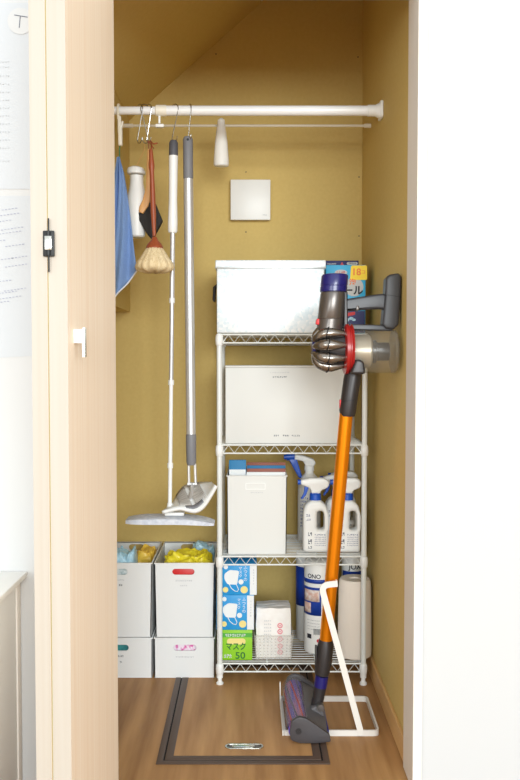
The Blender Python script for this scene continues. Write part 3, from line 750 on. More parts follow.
# ------------------------------------------------------------------ cleaner canisters and kitchen roll
def canister(name, px, Y, r, ztop, label, group, parts):
    x = X(px, Y, 610); t = thing(name, (x, Y, zd), label, 'bottle', group)
    g = G(); g.lathe((x, Y, zd), (0, 0, 1), [(0, r * .93), (.004, r), (ztop - zd - .012, r), (ztop - zd - .003, r * .93), (ztop - zd, r * .7)], 32); g.build('bottle_body', 'plastic_white', t)
    for (nm, mt, u0, u1, z0_, z1_) in parts:
        g = G(); rr = r + .0006
        g.grid(lambda u, v: Vector((x + rr * math.sin(u0 + (u1 - u0) * u), Y - rr * math.cos(u0 + (u1 - u0) * u), z0_ + (z1_ - z0_) * v)), 16, 1); g.build(nm, mt, t, solid=.0004)
    return t, x
CB = 'cleaner bottles on the bottom shelf'
YK = 2.56; rK = .047
zz = lambda py: Z(py, YK - rK)
t, x = canister('cleaner_bottle', 318.5, YK, rK, ZS[2] - .034, 'large white bottle with blue picture label behind the orange vacuum tube', CB,
    [('blue_stripe', 'deepblue', -1.5, .35, zz(584), zz(580)), ('picture_frame', 'deepblue', -1.5, .1, zz(616), zz(588)), ])
wf = lambda rr: (lambda v: (x + rr * math.sin((v.x - x) / rr), YK - rr * math.cos((v.x - x) / rr), v.z))
for (u0, u1, za_, zb_) in ((-1.25, -.02, 602, 590.5), (-1.25, -.62, 613.5, 603.5)):
    g = G(); rq = rK + .0016
    g.grid(lambda u, v: Vector((x + rq * math.sin(u0 + (u1 - u0) * u), YK - rq * math.cos(u0 + (u1 - u0) * u), zz(za_) + (zz(zb_) - zz(za_)) * v)), 12, 1); g.build('label_picture', 'skin', t, solid=.0004)
g = G(); g.text('ONO', .019, x - .020, 0, zz(577), fn=wf(rK + .001), bold=.0003)
for r_ in range(4): marks(g, x - .022, 0, zz(621 + r_ * 3), 9, .045, .002, .3, 1, fn=wf(rK + .001))
for k in range(9): g.shape([(x - .02 + k * .0026, zz(635)), (x - .0188 + k * .0026, zz(635)), (x - .0188 + k * .0026, zz(629)), (x - .02 + k * .0026, zz(629))], half=.0002, fn=wf(rK + .001))
g.shape(rnd([(x - .045, zz(639.5)), (x - .028, zz(639.5)), (x - .028, zz(635)), (x - .045, zz(635))], .001), half=.0002, fn=wf(rK + .001))
g.build('label_text', ['inkdark', 'ink'], t, smooth=False)
g = G(); g.shape(circ(x - .004, zz(641), .006, 14), half=.0002, fn=wf(rK + .001)); g.build('red_mark', 'red', t)
YK2 = 2.675; z2 = lambda py: Z(py, YK2 - .03)
canister('cleaner_bottle', 306.5, YK2, .036, ZS[2] - .036, 'white bottle with solid blue label behind the picture label bottle', CB, [('blue_label', 'deepblue', -1.6, 1.0, z2(606), z2(567))])
YK3 = 2.668; z3 = lambda py: Z(py, YK3 - .034)
t, x3 = canister('cleaner_bottle', 352, YK3, .036, ZS[2] - .036, 'pale bottle with blue label and dark letters behind the kitchen roll', CB, [('blue_label', 'deepblue', -1.2, 1.4, z3(600), z3(571.5))])
g = G(); wf3 = lambda v: (x3 + .0372 * math.sin((v.x - x3) / .0372), YK3 - .0372 * math.cos((v.x - x3) / .0372), v.z)
g.text('JOX', .024, x3 + .005, 0, z3(567), fn=wf3, bold=.0004); g.build('label_text', 'inkdark', t, smooth=False)
xr, yr, rr = .338, 2.520, .0545
kr = thing('kitchen_roll', (xr, yr, zd), 'off white kitchen paper roll standing at the right end of the bottom shelf', 'paper roll')
zk = Z(578, yr); g = G(); hgt = zk - zd
g.lathe((xr, yr, zd), (0, 0, 1), [(0, rr * .9), (.003, rr * .97), (.009, rr), (hgt * .5, rr * .985), (hgt - .02, rr * .945), (hgt - .006, rr * .91), (hgt, rr * .84), (hgt - .002, .020), (hgt - .03, .019)], 36, cap=False)
g.raw([(xr + rr * .8 * math.cos(k / 6), yr + rr * .8 * math.sin(k / 6), zd) for k in range(38)], [list(range(38))])
g.build('paper_sleeve', 'kitchenroll', kr)
g = G(); g.lathe((xr, yr, zd + hgt - .06), (0, 0, 1), [(0, .0185), (.054, .0185)], 20); g.build('core', 'jamb', kr)

# ================================================================== STICK VACUUM AND STAND
YV = 2.085
sd = thing('vacuum_stand', (.22, 2.2, 0), 'white flat bar metal stand holding the stick vacuum', 'stand')
def bar(g, pts, w, t, up):  # flat bar: w wide along `up`, t thick
    g.tube(pts, 1, 4, flat=(w / 2, t / 2), up=up)
hb = .016
c00, c10, c11, c01 = floor_at(285, 736), floor_at(378.5, 735.5), floor_at(370, 701), floor_at(281, 702)
def rc(pts, r, n=4): return [Vector((x, y, hb / 2 + .0003)) for x, y in rnd([(p.x, p.y) for p in pts], r, n)]
x1s = .349; yf_, yb_ = 2.108, 2.325
pts = rnd([(.094, yf_), (x1s, yf_), (x1s, yb_), (.094, yb_)], [.004, .014, .014, .004], 4)
g = G(); g.tube([(p[0], p[1], hb / 2 + .0003) for p in pts], 1, 4, flat=(hb / 2, .0025), up=(0, 0, 1), closed=True); g.build('base_frame', 'standwhite', sd)
g = G(); xl = .0895
g.shape(rnd([(yf_ - .004, .0004), (yb_, .0004), (yb_, .062), (yb_ - .012, .062), (yb_ - .03, .02), (yf_ - .004, .016)], .003), half=.0016, y=0, fn=lambda v: (xl + v.y, v.x, v.z)); g.build('side_plate', 'standwhite', sd)
# the upright runs diagonally up to a hook across the tube
g = G(); q0 = P(361.5, 733, yf_ - .003); q1 = P(322.5, 592, 2.118); q2 = P(337.5, 583.3, 2.118)
pth = [(q0.x, yf_ - .0035, .004)]
pl = rnd([(q0.x, .004), (P(321, 585, 2.118).x, P(321, 585, 2.118).z), (q2.x, q2.z)], [0, .028, 0], 7)
outl = []
g.tube([(x, 2.1035 + .0145 * (z / .45), z) for x, z in pl], 1, 4, flat=(.0082, .0018), up=None if False else (0, 1, 0)) if False else None
w_ = .0082
L_ = []; R_ = []
for i, (x, z) in enumerate(pl):
    a_ = Vector(pl[max(i - 1, 0)]); b_ = Vector(pl[min(i + 1, len(pl) - 1)]); d_ = (b_ - a_).normalized(); n_ = Vector((-d_.y, d_.x))
    L_.append((x + n_.x * w_, z + n_.y * w_)); R_.append((x - n_.x * w_, z - n_.y * w_))
g.shape(L_ + R_[::-1], half=.0018, y=0, fn=lambda v: (v.x, 2.1035 + v.y + .0135 * (v.z / .45), v.z))
# hook return beside the tube
e_ = P(337.5, 583.3, 2.118); g.box(e_.x - .004, e_.x, 2.116, 2.205, e_.z - .006, e_.z + .006, .001)
g.build('upright_hook', 'standwhite', sd)

vc = thing('stick_vacuum', (.2, 2.17, 0), 'cordless stick vacuum with orange tube and clear bin leaning in its white stand', 'vacuum cleaner')
def yv(py): return 2.175 - (.09) * max(0, min(1, (640 - py) / 225))   # the tube comes a little forward with height
def V(px, py, dy=0): return P(px, py, yv(py) + dy)
wa, wb_ = V(346.3, 413), V(325.8, 641.5)
g = G(); g.cyl(wb_, wa, .0178, n=32); g.build('tube', 'orange', vc)
# upper cuff
pts = [V(347.4, 416), V(347.6, 411), V(349.8, 395), V(352.2, 380), V(354.2, 366), V(356, 357)]
g = G(); g.tube(pts, [.0195, .0225, .0225, .0232, .0215, .015], 24); cf = g.build('tube_cuff', 'vdark', vc)
g = G(); a_, b_ = V(349.1, 400.5), V(348.95, 399.5); g.cyl(a_, b_, .0229, n=24); g.build('cuff_seam', 'black', cf)
g = G(); c = V(340.2, 404); g.box(c.x - .002, c.x + .003, c.y - .006, c.y + .006, c.z - .012, c.z + .012, .002); g.build('release_button', 'red', cf)
# lower joint
g = G(); pts = [V(325.9, 639.5), V(325.4, 646), V(323.6, 662), V(321.8, 674)]
g.tube(pts, [.0188, .0225, .0232, .0205], 24); lj = g.build('lower_cuff', 'vdark', vc)
g = G(); g.tube([V(321.9, 675.5), V(320.3, 686.5)], [.0185, .018], 24); g.build('blue_ring', 'vblue', lj)
g = G(); g.tube([V(320.3, 686), V(318.5, 697), V(315.5, 709)], [.0178, .0165, .0165], 20); g.build('neck', 'vdark', lj)
g = G(); g.box(V(317, 645).x - .006, V(317, 645).x + .0, V(317, 645).y - .01, V(317, 645).y + .006, V(317, 672).z, V(317, 645).z, .003); g.build('cuff_latch', 'vdark', lj)
# floor head: an outline swept back along Y
yh0, yh1 = 2.055, 2.315
def HP(px, py): p = P(px, py, yh0); return (p.x, max(p.z, .004))
lift = lambda v: (v.x, v.y, v.z + max(0, v.y - yh0) * .05 + .001)
hdo = rnd([HP(289.5, 733), HP(291.5, 722), HP(299, 717.5), HP(307, 719.5), HP(318, 727), HP(330, 735.5), HP(331, 742.5), HP(316, 745), HP(300, 745.5), HP(291, 741)], .006, 4)
g = G(); g.shape(hdo, half=.006, bevel=.002, y=yh0 + .006, fn=lift); ec = g.build('end_cap', 'cap', vc)
g = G(); c = P(298.5, 731.5, yh0); g.lathe((c.x, yh0 - .001, c.z), (0, 1, 0), [(0, .008), (.002, .0085)], 20); g.lathe((c.x, yh0 - .0016, c.z), (0, 1, 0), [(0, .003), (.001, .003)], 12); g.build('cap_screw', 'vdark', ec)
g = G(); g.shape(hdo, half=.006, bevel=.002, y=yh1, fn=lift); g.build('end_cap', 'cap', vc)
rcx, rcz = P(299, 731, yh0).x, .034
g = G(); g.lathe((rcx, yh0 + .012, rcz), (0, 1, .05), [(0, .027), (yh1 - yh0 - .018, .027)], 32); g.build('roller', 'roller', vc)
g = G()
for k in range(5):
    aa = R(20 + k * 36); yy0 = yh0 + .014
    g.tube([(rcx + .0278 * math.cos(aa + t_ * 1.0), yy0 + t_ * .23, rcz + .05 * t_ * .23 + .0278 * math.sin(aa + t_ * 1.0)) for t_ in [i / 12 for i in range(13)]], .0026, 6, m=k % 2)
g.build('roller_stripe', ['vblue', 'red'], vc)
g = G(); hr = .0335
g.grid(lambda u, v: Vector((rcx + hr * math.cos(R(185 - 150 * u)), yh0 + .012 + (yh1 - yh0 - .018) * v, rcz + .05 * (yh1 - yh0 - .018) * v + hr * math.sin(R(185 - 150 * u)))), 20, 2)
g.build('clear_cover', 'clear_cover', vc, solid=.002)
# sloping rear deck of the head
g = G(); dk = [(rcx + .022, rcz + .024), (rcx + .045, rcz + .012), HP(329, 736), HP(329, 743), (rcx + .02, .006), (rcx + .024, rcz)]
g.shape(rnd(dk, .003), half=(yh1 - yh0) / 2 - .016, bevel=.002, y=(yh0 + yh1) / 2, fn=lift); g.build('rear_deck', 'skirt_grey', vc)
g = G(); xx = HP(329, 736)[0]; g.box(xx - .003, xx + .0028, yh0 + .02, yh1 - .06, .008, .030, .003); g.build('blue_strip', 'vblue', vc)
# pivot arm from deck to neck
pn_ = V(315.5, 709)
g = G(); g.shape(rnd([(pn_.x - .022, .018), (pn_.x + .02, .018), (pn_.x + .024, pn_.z), (pn_.x + .005, pn_.z + .022), (pn_.x - .018, pn_.z + .010)], .008), half=.020, bevel=.005, y=2.170); g.build('pivot_arm', 'skirt_grey', vc)
g = G(); pc_ = P(320.5, 707.5, 2.145); g.lathe((pc_.x, 2.138, pc_.z), (0, 1, 0), [(0, .004), (.0005, .0095), (.004, .0105), (.02, .0105)], 20); g.build('pivot_pin', 'vgrey', vc)

# main body: every part round or thick, spread about the plane YV
def W(px, py, dy=0): return P(px, py, YV + dy)
ax0, ax1 = W(329.2, 331), W(333.2, 292); ad = (ax1 - ax0)
g = G(); L0 = ad.length
g.lathe(ax0, ad, [(-.004, .026), (0, .0335), (.030, .0345), (.0315, .0335), (.033, .0345), (L0 - .006, .0335), (L0, .0315)], 36); mh = g.build('motor_housing', 'vgrey', vc)
g = G(); g.lathe(ax0 + ad.normalized() * (L0 - .001), ad, [(0, .0325), (.002, .0355), (.0145, .0358), (.0155, .0350), (.0175, .0350), (.0185, .0358), (.042, .0352), (.0465, .0325), (.048, .026)], 40); g.build('filter_cap', 'vblue', vc)
c = W(318.5, 322, -.004); g = G(); g.box(c.x - .007, c.x + .006, c.y - .012, c.y + .01, c.z - .008, c.z + .008, .003, rot=Matrix.Rotation(R(12), 3, 'Y')); g.build('release_latch', 'red', vc)
# cyclone cluster around a horizontal axis
cy = W(343, 348); cz = cy.z; XA = lambda px: W(px, 348).x
g = G(); g.lathe((XA(315), YV, cz), (1, 0, 0), [(0, .020), (.01, .036), (.035, .040), (XA(345) - XA(315), .044)], 28); g.build('cyclone_core', 'vdark', vc)
for k in range(9):
    aa = 2 * math.pi * (k + .3) / 9
    e = lambda px, rad: Vector((XA(px), YV + rad * math.cos(aa), cz + rad * math.sin(aa)))
    g = G(); g.tube([e(345, .048), e(338, .050), e(331, .0515), e(325, .050), e(320, .045), e(315.5, .035), e(313.5, .025)], [.0060, .0095, .0140, .0152, .0140, .0105, .006], 14)
    cn = g.build('cyclone_cone', 'nickel', vc)
    ring = []; c_ = e(326.5, .0505); u_ = Vector((.55, math.cos(aa) * .83, math.sin(aa) * .83)).normalized()
    nrm = Vector((0, math.cos(aa), math.sin(aa))); tdir = Vector((1, 0, 0)); w2 = nrm.cross(tdir)
    g = G(); g.tube([c_ + tdir * (.012 * math.sin(q / 16 * 2 * math.pi)) * .35 + nrm * (.0156 * math.cos(q / 16 * 2 * math.pi)) + w2 * (.0156 * math.sin(q / 16 * 2 * math.pi)) for q in range(16)], .0016, 6, closed=True); g.build('cone_band', 'black', cn)
g = G(); g.lathe((XA(311.5), YV, cz), (1, 0, 0), [(0, .010), (.002, .020), (.009, .024)], 24); g.build('cyclone_cap', 'vblue', vc)
g = G(); g.lathe((XA(343.5), YV, cz - .003), (1, 0, 0), [(0, .060), (.003, .067), (.011, .067), (.013, .064), (.016, .064), (.018, .067), (XA(352) - XA(343.5), .065)], 40); g.build('red_collar', 'vred', vc)
# clear bin with inner shroud
bz = W(375, 351.5).z; bx_ = XA(351.5); be = .387
g = G(); g.lathe((bx_, YV, bz), (1, 0, 0), [(0, .050), (.0, .056), (.05, .057), (be - bx_ - .014, .057), (be - bx_ - .006, .056), (be - bx_, .050)], 40); bn = g.build('clear_bin', 'clear', vc)
g = G(); g.lathe((bx_ + .001, YV, bz), (1, 0, 0), [(0, .042), (.005, .044), (.045, .044), (.050, .038)], 32); g.build('inner_shroud', 'mesh', vc)
g = G(); g.lathe((bx_ + .051, YV, bz), (1, 0, 0), [(0, .030), (.012, .030), (.014, .024), (.046, .024), (.048, .018)], 24); g.build('bin_stem', 'vdark', vc)
g = G(); g.lathe((be - .012, YV, bz), (1, 0, 0), [(0, .0575), (.0035, .0585), (.007, .0575)], 40); g.build('bin_door_rim', 'clear', vc)
# lug joining bin and cuff
g = G(); c = W(357, 362, -.0); g.shape(rnd([(W(347.5, 374).x, W(347.5, 374).z), (W(362.5, 374).x, W(362.5, 374).z), (W(361, 361).x, W(361, 361).z), (W(353, 358.5).x, W(353, 358.5).z)], .01), half=.02, bevel=.006, y=YV - .040); g.build('cuff_lug', 'vdark', vc)
# handle loop: grip, battery and lower bridge
pxp = lambda L_: [(W(*q).x, W(*q).z) for q in L_]
g = G(); g.shape(rnd(pxp([(344, 299.5), (380, 294), (386, 294), (386, 311), (380, 309), (344, 311.5)]), [.002, .008, .002, .002, .008, .002]), half=.014, bevel=.006, y=YV, res=3); hn = g.build('grip', 'vhandle', vc)
g = G(); g.shape(rnd(pxp([(343, 324.2), (374, 325), (386, 326), (392, 326), (392, 331), (386, 331), (343, 329.8)]), .002), half=.017, bevel=.003, y=YV); g.build('lower_bridge', 'vhandle', vc)
g = G(); g.shape(rnd(pxp([(384.5, 279), (388, 275.3), (397, 273.8), (400.3, 277.5), (399.2, 300), (397.3, 325), (392.5, 330), (384, 329), (381, 325), (383.5, 300)]), .004), half=.024, bevel=.007, y=YV, res=3); bt = g.build('battery', 'vbattery', vc)
g = G(); g.shape(pxp([(383.4, 295), (398.6, 297.3), (398.6, 297.9), (383.4, 295.6)]), half=.0246, y=YV); g.build('battery_seam', 'black', bt)
g = G(); g.shape(rnd(pxp([(343, 292), (347, 292), (347.5, 326), (343, 326)]), .001), half=.015, bevel=.003, y=YV); g.build('handle_mount', 'vdark', vc)
g = G(); c = W(357, 305); g.box(c.x - .004, c.x + .004, YV - .0155, YV + .0155, c.z - .016, c.z - .002, .003); g.build('trigger_switch', 'vgrey', hn)

# ================================================================== HANGING RODS AND TOOLS
YQ = 2.40; ZR = Z(110.7, YQ); rr_ = .0148
rod = thing('tension_rod', (0, YQ, ZR), 'thick white tension rod across the closet carrying the hooks', 'rod')
xj = X(157.5, YQ, 110)
G().cyl((X(165, YQ, 110), YQ, ZR), (.380, YQ, ZR), rr_, n=28).build('outer_tube', 'rodwhite', rod)
G().cyl((XBk + .012, YQ, ZR), (xj, YQ, ZR), rr_ * .82, n=28).build('inner_tube', 'rodwhite', rod)
g = G(); g.lathe((xj - .006, YQ, ZR), (1, 0, 0), [(0, rr_ * .9), (.002, rr_ * 1.12), (.030, rr_ * 1.14), (.034, rr_ * 1.02)], 28); g.build('lock_collar', 'ivory', rod)
g = G(); g.lathe((.352, YQ, ZR), (1, 0, 0), [(0, rr_ * 1.02), (.002, rr_ * 1.14), (.022, rr_ * 1.14), (.024, rr_)], 28)
g.shape(rnd([(-.026, -.026), (.026, -.026), (.026, .026), (-.026, .026)], .012), half=.004, bevel=.0015, fn=lambda v: (XR - .0045 + v.y, YQ + v.x, ZR + v.z))
g.lathe((XR - .028, YQ, ZR), (1, 0, 0), [(0, rr_), (.004, rr_ * 1.05), (.022, .024)], 24)
g.build('end_fitting', 'plastic_white', rod)
g = G(); c = P(159.5, 121, YQ); g.box(c.x - .003, c.x + .003, YQ - .004, YQ + .004, c.z - .008, ZR - rr_ * .8, .001); c = P(159.5, 125.7, YQ); g.box(c.x - .012, c.x + .014, YQ - .008, YQ + .008, c.z - .006, c.z + .004, .003); g.build('rod_clip', 'plastic_white', rod)
Y2_ = 2.62; Z2_ = Z(125.8, Y2_)
rod2 = thing('thin_tension_rod', (0, Y2_, Z2_), 'thin pale tension rod behind and just below the thick white one', 'rod')
G().cyl((X(132, Y2_, 126), Y2_, Z2_), (XR - .012, Y2_, Z2_), .0042, n=14).build('outer_tube', 'ivory', rod2)
g = G(); g.cyl((XR - .022, Y2_, Z2_), (XR - .0005, Y2_, Z2_), .0072, n=14); g.cyl((XBk + .0005, Y2_, Z2_), (X(133, Y2_, 126), Y2_, Z2_), .0068, n=14); g.build('end_tip', 'ivory', rod2)

# frosted bottle hooked on the thin rod
c = P(221.5, 126, Y2_); zz_ = lambda py: Z(py, Y2_) - Z(168.5, Y2_)
fb_ = thing('frosted_bottle', (c.x, Y2_, Z(168.5, Y2_)), 'small frosted white bottle hanging from the thin rod', 'bottle')
yb2 = Y2_ - .028
g = G(); g.lathe((c.x, yb2, Z(168.5, Y2_)), (0, 0, 1), [(0, .020), (.003, .0245), (.02, .0245), (zz_(145), .0205), (zz_(133), .0155), (zz_(127), .0125), (zz_(122.5), .0115)], 28, flat=(1, .75)); g.build('bottle_body', 'frost', fb_)
g = G(); g.tube([(c.x, yb2, Z(123, Y2_)), (c.x, yb2, Z2_ + .008), (c.x, Y2_ - .008, Z2_ + .012), (c.x, Y2_ + .004, Z2_ + .0075), (c.x, Y2_ + .008, Z2_ - .004)], [.011, .009, .004, .003, .003], 12); g.build('neck_hook', 'frost', fb_)

# S hooks
def s_hook(loc, phi, label, L=.084, group='metal S hooks on the thick rod'):
    pts = []; r1 = .0190; r2 = .0125
    for k in range(13): q = R(-25 + 205 * k / 12); pts.append((r1 * math.cos(q), r1 * math.sin(q)))
    for k in range(13): q = R(10 - 200 * k / 12); pts.append((r2 * math.cos(q), -L + r2 * math.sin(q)))
    d = Vector((math.sin(phi), -math.cos(phi), 0))
    g = G(); g.tube([Vector(loc) + Vector((d.x * -u, d.y * -u, z)) for u, z in pts], .0015, 7)
    o = g.build('s_hook', 'steelwire', base=loc); return tag(o, label, 'hook', group)
LH = .056
for (px, phi, lab) in ((139.5, R(38), 'metal S hook nearest the folding door, empty'), (145.2, R(-38), 'metal S hook second from the door, holding the white bottle'),
                       (148.6, R(34), 'metal S hook third from the door, holding the wooden brushes')):
    s_hook((X(px, YQ, 110), YQ, ZR), phi, lab, .084)
s_hook((X(174.5, YQ, 110), YQ, ZR), R(42), 'metal S hook carrying the floor wiper with the white grip', .080)
s_hook((X(189.5, YQ, 110), YQ, ZR), R(20), 'metal S hook carrying the flat mop with the long grey grip', .076)

def rp(px, py, Y=YQ): return P(px, py, Y)
# floor wiper (white grip)
YW = 2.375
t = thing('floor_wiper', rp(173, 520, YW), 'floor wiper with white grip, thin pole and wide pale pad', 'mop')
axis = lambda py: rp(173.6 - (py - 140) / 370 * 3.8, py, YW)
def seg(g, ya_, yb_, ra, rb=None, n=18): g.tube([axis(ya_), axis(yb_)], [ra, rb or ra], n)
g = G(); g.tube([axis(v) for v in (140.5, 143, 156)], [.0095, .0132, .0138], 20); g.build('grip_cap', 'gripdark', t)
g = G(); g.tube([axis(v) for v in (156, 175, 200, 222, 231, 233)], [.0138, .013, .0125, .0145, .0145, .011], 20); g.build('grip', 'plastic_white', t)
g = G(); seg(g, 233, 300, .0072); seg(g, 300, 380, .0066); g.build('pole', 'alu', t)
g = G(); seg(g, 380, 508, .0062); g.build('lower_pole', 'plastic_white', t)
for v in (298, 380, 463):
    g = G(); seg(g, v, v + 5, .0088); g.build('pole_joint', 'plastic_white', t)
g = G(); c = axis(511); g.tube([axis(503), axis(509), (c.x + .01, c.y, c.z)], [.008, .011, .010], 14); g.box(c.x - .015, c.x + .045, c.y - .02, c.y + .02, c.z - .012, c.z - .001, .004); g.build('swivel_joint', 'plastic_white', t)
xa, xb = rp(127, 520, YW).x, rp(214.5, 520, YW).x; zc_ = rp(170, 518.5, YW).z
def wip(u, v, top):
    x = xa + (xb - xa) * u; wd = .045 * (1 - .35 * (2 * u - 1) ** 6); y = YW + wd * (2 * v - 1)
    z = zc_ + (.006 if top else -.010) - (.010 * max(0, 2 * u - 1.0) ** 2) * (1 if top else .6) + (.004 if top else .0) * (1 - (2 * v - 1) ** 4) * (1 - (2 * u - 1) ** 4)
    if top: z -= .006 * (abs(2 * u - 1) ** 4)
    return Vector((x, y, z))
nu, nv = 40, 12
g = G(); g.grid(lambda u, v: wip(u, v, True), nu, nv); g.grid(lambda u, v: wip(u, v, False), nu, nv)
edge = [(i / nu, 0) for i in range(nu)] + [(1, j / nv) for j in range(nv)] + [(1 - i / nu, 1) for i in range(nu)] + [(0, 1 - j / nv) for j in range(nv)]
vs = [wip(u, v, True) for u, v in edge] + [wip(u, v, False) for u, v in edge]; K = len(edge)
g.raw(vs, [(i, (i + 1) % K, K + (i + 1) % K, K + i) for i in range(K)]); g.build('wiper_pad', 'padwhite', t, angle=50)

# flat mop (grey grip)
YM = 2.405
t = thing('flat_mop', rp(192, 500, YM), 'flat mop with long grey grip, metal pole and tilted white head', 'mop')
ax2 = lambda py: rp(187.9 + (py - 137) / 325 * 3.4, py, YM)
g = G(); g.tube([ax2(v) for v in (137, 139.5, 178, 179)], [.0115, .0150, .0150, .0135], 22); gp = g.build('grip', 'grip', t)
g = G(); c = rp(188.2, 140.8, YM); g.lathe((c.x, YM - .0152, c.z), (0, 1, 0), [(0, .004), (.001, .004)], 14); g.build('hanging_hole', 'black', gp)
g = G(); g.tube([ax2(179), ax2(437)], .0145, 24); g.build('pole', 'alu', t)
g = G(); g.tube([ax2(v) for v in (434, 436, 462, 465)], [.0145, .0158, .0150, .012], 22); g.build('pole_collar', 'grip', t)
g = G(); a_, b_, c_ = rp(190, 465, YM), rp(195, 465, YM), rp(192.2, 484, YM)
g.tube([(a_.x - .004, YM, a_.z + .004), (a_.x - .003, YM, c_.z)], .0045, 8); g.tube([(b_.x, YM, b_.z + .004), (b_.x + .002, YM, c_.z)], .0045, 8)
g.cyl((a_.x - .008, YM, c_.z), (b_.x + .006, YM, c_.z), .0055, n=12)
c2 = rp(190.5, 500, YM - .03); g.tube([(c_.x, YM, c_.z), (c_.x, YM - .01, c_.z - .02), (c2.x, YM - .035, c2.z)], [.006, .007, .010], 10); g.build('universal_joint', 'alu', t)
row0 = [(162, 512.5), (179, 509), (190, 511.5), (197, 512), (203.5, 507.5), (209.5, 498.5), (216.5, 485.8)]
row1 = [(171, 506.5), (176, 498), (180, 491), (185, 486), (192, 484), (201, 483), (211.5, 483)]
def srf(u, v, off=0, i0=0, i1=1):
    def ev(row, Y):
        s = u * (len(row) - 1); i = min(int(s), len(row) - 2); f = s - i
        pt = lambda k: Vector(row[max(0, min(k, len(row) - 1))])
        p0, p1, p2, p3 = pt(i - 1), pt(i), pt(i + 1), pt(i + 2)
        q = .5 * ((2 * p1) + (p2 - p0) * f + (2 * p0 - 5 * p1 + 4 * p2 - p3) * f * f + (3 * p1 - p0 - 3 * p2 + p3) * f ** 3)
        return P(q.x, q.y, Y)
    a, b = ev(row0, YM - .085), ev(row1, YM + .035)
    return a.lerp(b, v) + Vector((-.3, -.75, .6)).normalized() * off
g = G(); g.grid(lambda u, v: srf(u, v), 24, 6); mhd = g.build('mop_head', 'plastic_white', t, solid=.009)
g = G(); g.grid(lambda u, v: srf(.20 + .27 * u, .24 + .7 * v, .0075), 10, 6); g.grid(lambda u, v: srf(.56 + .24 * u, .24 + .7 * v, .0075), 10, 6)
g.build('mop_pad', 'pad', mhd, solid=.004)
g = G(); g.grid(lambda u, v: srf(.30 + .42 * u, .10 + .10 * v, .0075), 12, 3); g.build('pad_clamp', 'grip', mhd, solid=.004)

# cloth clip and blue cloth by the door
YC = 2.385
t = thing('clothes_clip', rp(119, 146, YC), 'long white plastic clip hooked over the rod next to the folding door', 'clip')
g = G(); x_ = rp(118.8, 110, YQ).x
r2 = .0175; pts = [(x_, YQ + r2 * math.cos(R(a)), ZR + r2 * math.sin(R(a))) for a in range(-20, 200, 20)] + [(x_ + .001, YQ - .017, ZR - .03)]
g.tube(pts, .0036, 8)
c = rp(119.5, 122, YC); g.box(c.x - .005, c.x + .005, YC - .007, YC + .007, rp(119, 134, YC).z, rp(119, 116, YC).z, .003)
c = rp(120.2, 136, YC); g.box(c.x - .0055, c.x + .0065, YC - .008, YC + .008, rp(119, 146, YC).z, rp(119, 127, YC).z, .003)
g.box(c.x + .002, c.x + .008, YC - .004, YC + .004, rp(119, 131, YC).z, rp(119, 121, YC).z, .002, rot=Matrix.Rotation(R(12), 3, 'Y'))
g.build('clip_body', 'ivory', t)
t = thing('blue_cloth', rp(119, 310, YC), 'blue microfibre cloth with white stitched edge hanging beside the folding door', 'cloth')
def cl(u, v):
    # v: 0 top to 1 bottom; u: 0 left to 1 right
    rt = [(119.5, 157), (123.5, 172), (127, 195), (131, 225), (134, 250), (137, 271)]
    s = v * 5; i = min(int(s), 4); f = s - i
    r = Vector(rt[i]).lerp(Vector(rt[i + 1]), f); l = Vector((117 - 30 * v, 157 + v * 175))
    q = l.lerp(r, u); p = P(q.x, q.y, YC)
    p.y += .008 * math.sin(u * 13 + v * 3) * (.3 + v) + .004 * math.sin(u * 23 + v * 9)
    return p
g = G(); g.grid(cl, 30, 24)
cb_ = g.build('cloth_panel', 'blue_cloth', t, solid=.002)
g = G(); g.tube([cl(u / 20, 1.0) + Vector((0, -.001, 0)) for u in range(21)], .0022, 6); g.tube([cl(.04 + .10 * math.sin(v / 6), v / 14) + Vector((0, -.003, 0)) for v in range(15)], .0016, 6); g.build('stitched_edge', 'cloth_edge', cb_)
g = G(); g.tube([rp(120, 146, YC), rp(119.4, 150, YC), rp(119.6, 159, YC)], .0018, 6); g.build('hanging_loop', 'darkgreen', cb_)

# white bottle shaped holder
YX = 2.43; zq = Z(237.5, YX); hh = lambda py: Z(py, YX) - zq
t = thing('hanging_bottle', rp(137, 237, YX), 'white plastic bottle with domed cap hanging behind the wooden brushes', 'bottle')
c = rp(136.8, 200, YX)
g = G(); g.lathe((c.x, YX, zq), (0, 0, 1), [(0, .020), (.004, .0245), (.02, .0265), (hh(212), .0300), (hh(200), .0300), (hh(190), .0240), (hh(183), .0205), (hh(176), .0205)], 30); g.build('bottle_body', 'plastic_white', t)
g = G(); ca = Vector((-.14, 0, 1)); c2 = rp(136.6, 175, YX)
g.lathe((c2.x, YX, c2.z), ca, [(0, .020), (.002, .0275), (.010, .0285), (.020, .024), (.025, .014), (.0265, .004)], 28); g.build('domed_cap', 'plastic_white', t)
g = G(); h0_ = rp(136.6, 166, YX); h1_ = rp(144.9, 142, YQ); g.tube([(h0_.x, YX, h0_.z), (h1_.x - .004, (YX + YQ) / 2, h1_.z - .02), (h1_.x, YQ, h1_.z)], .0008, 6); g.build('hanging_string', 'lightwood', t)

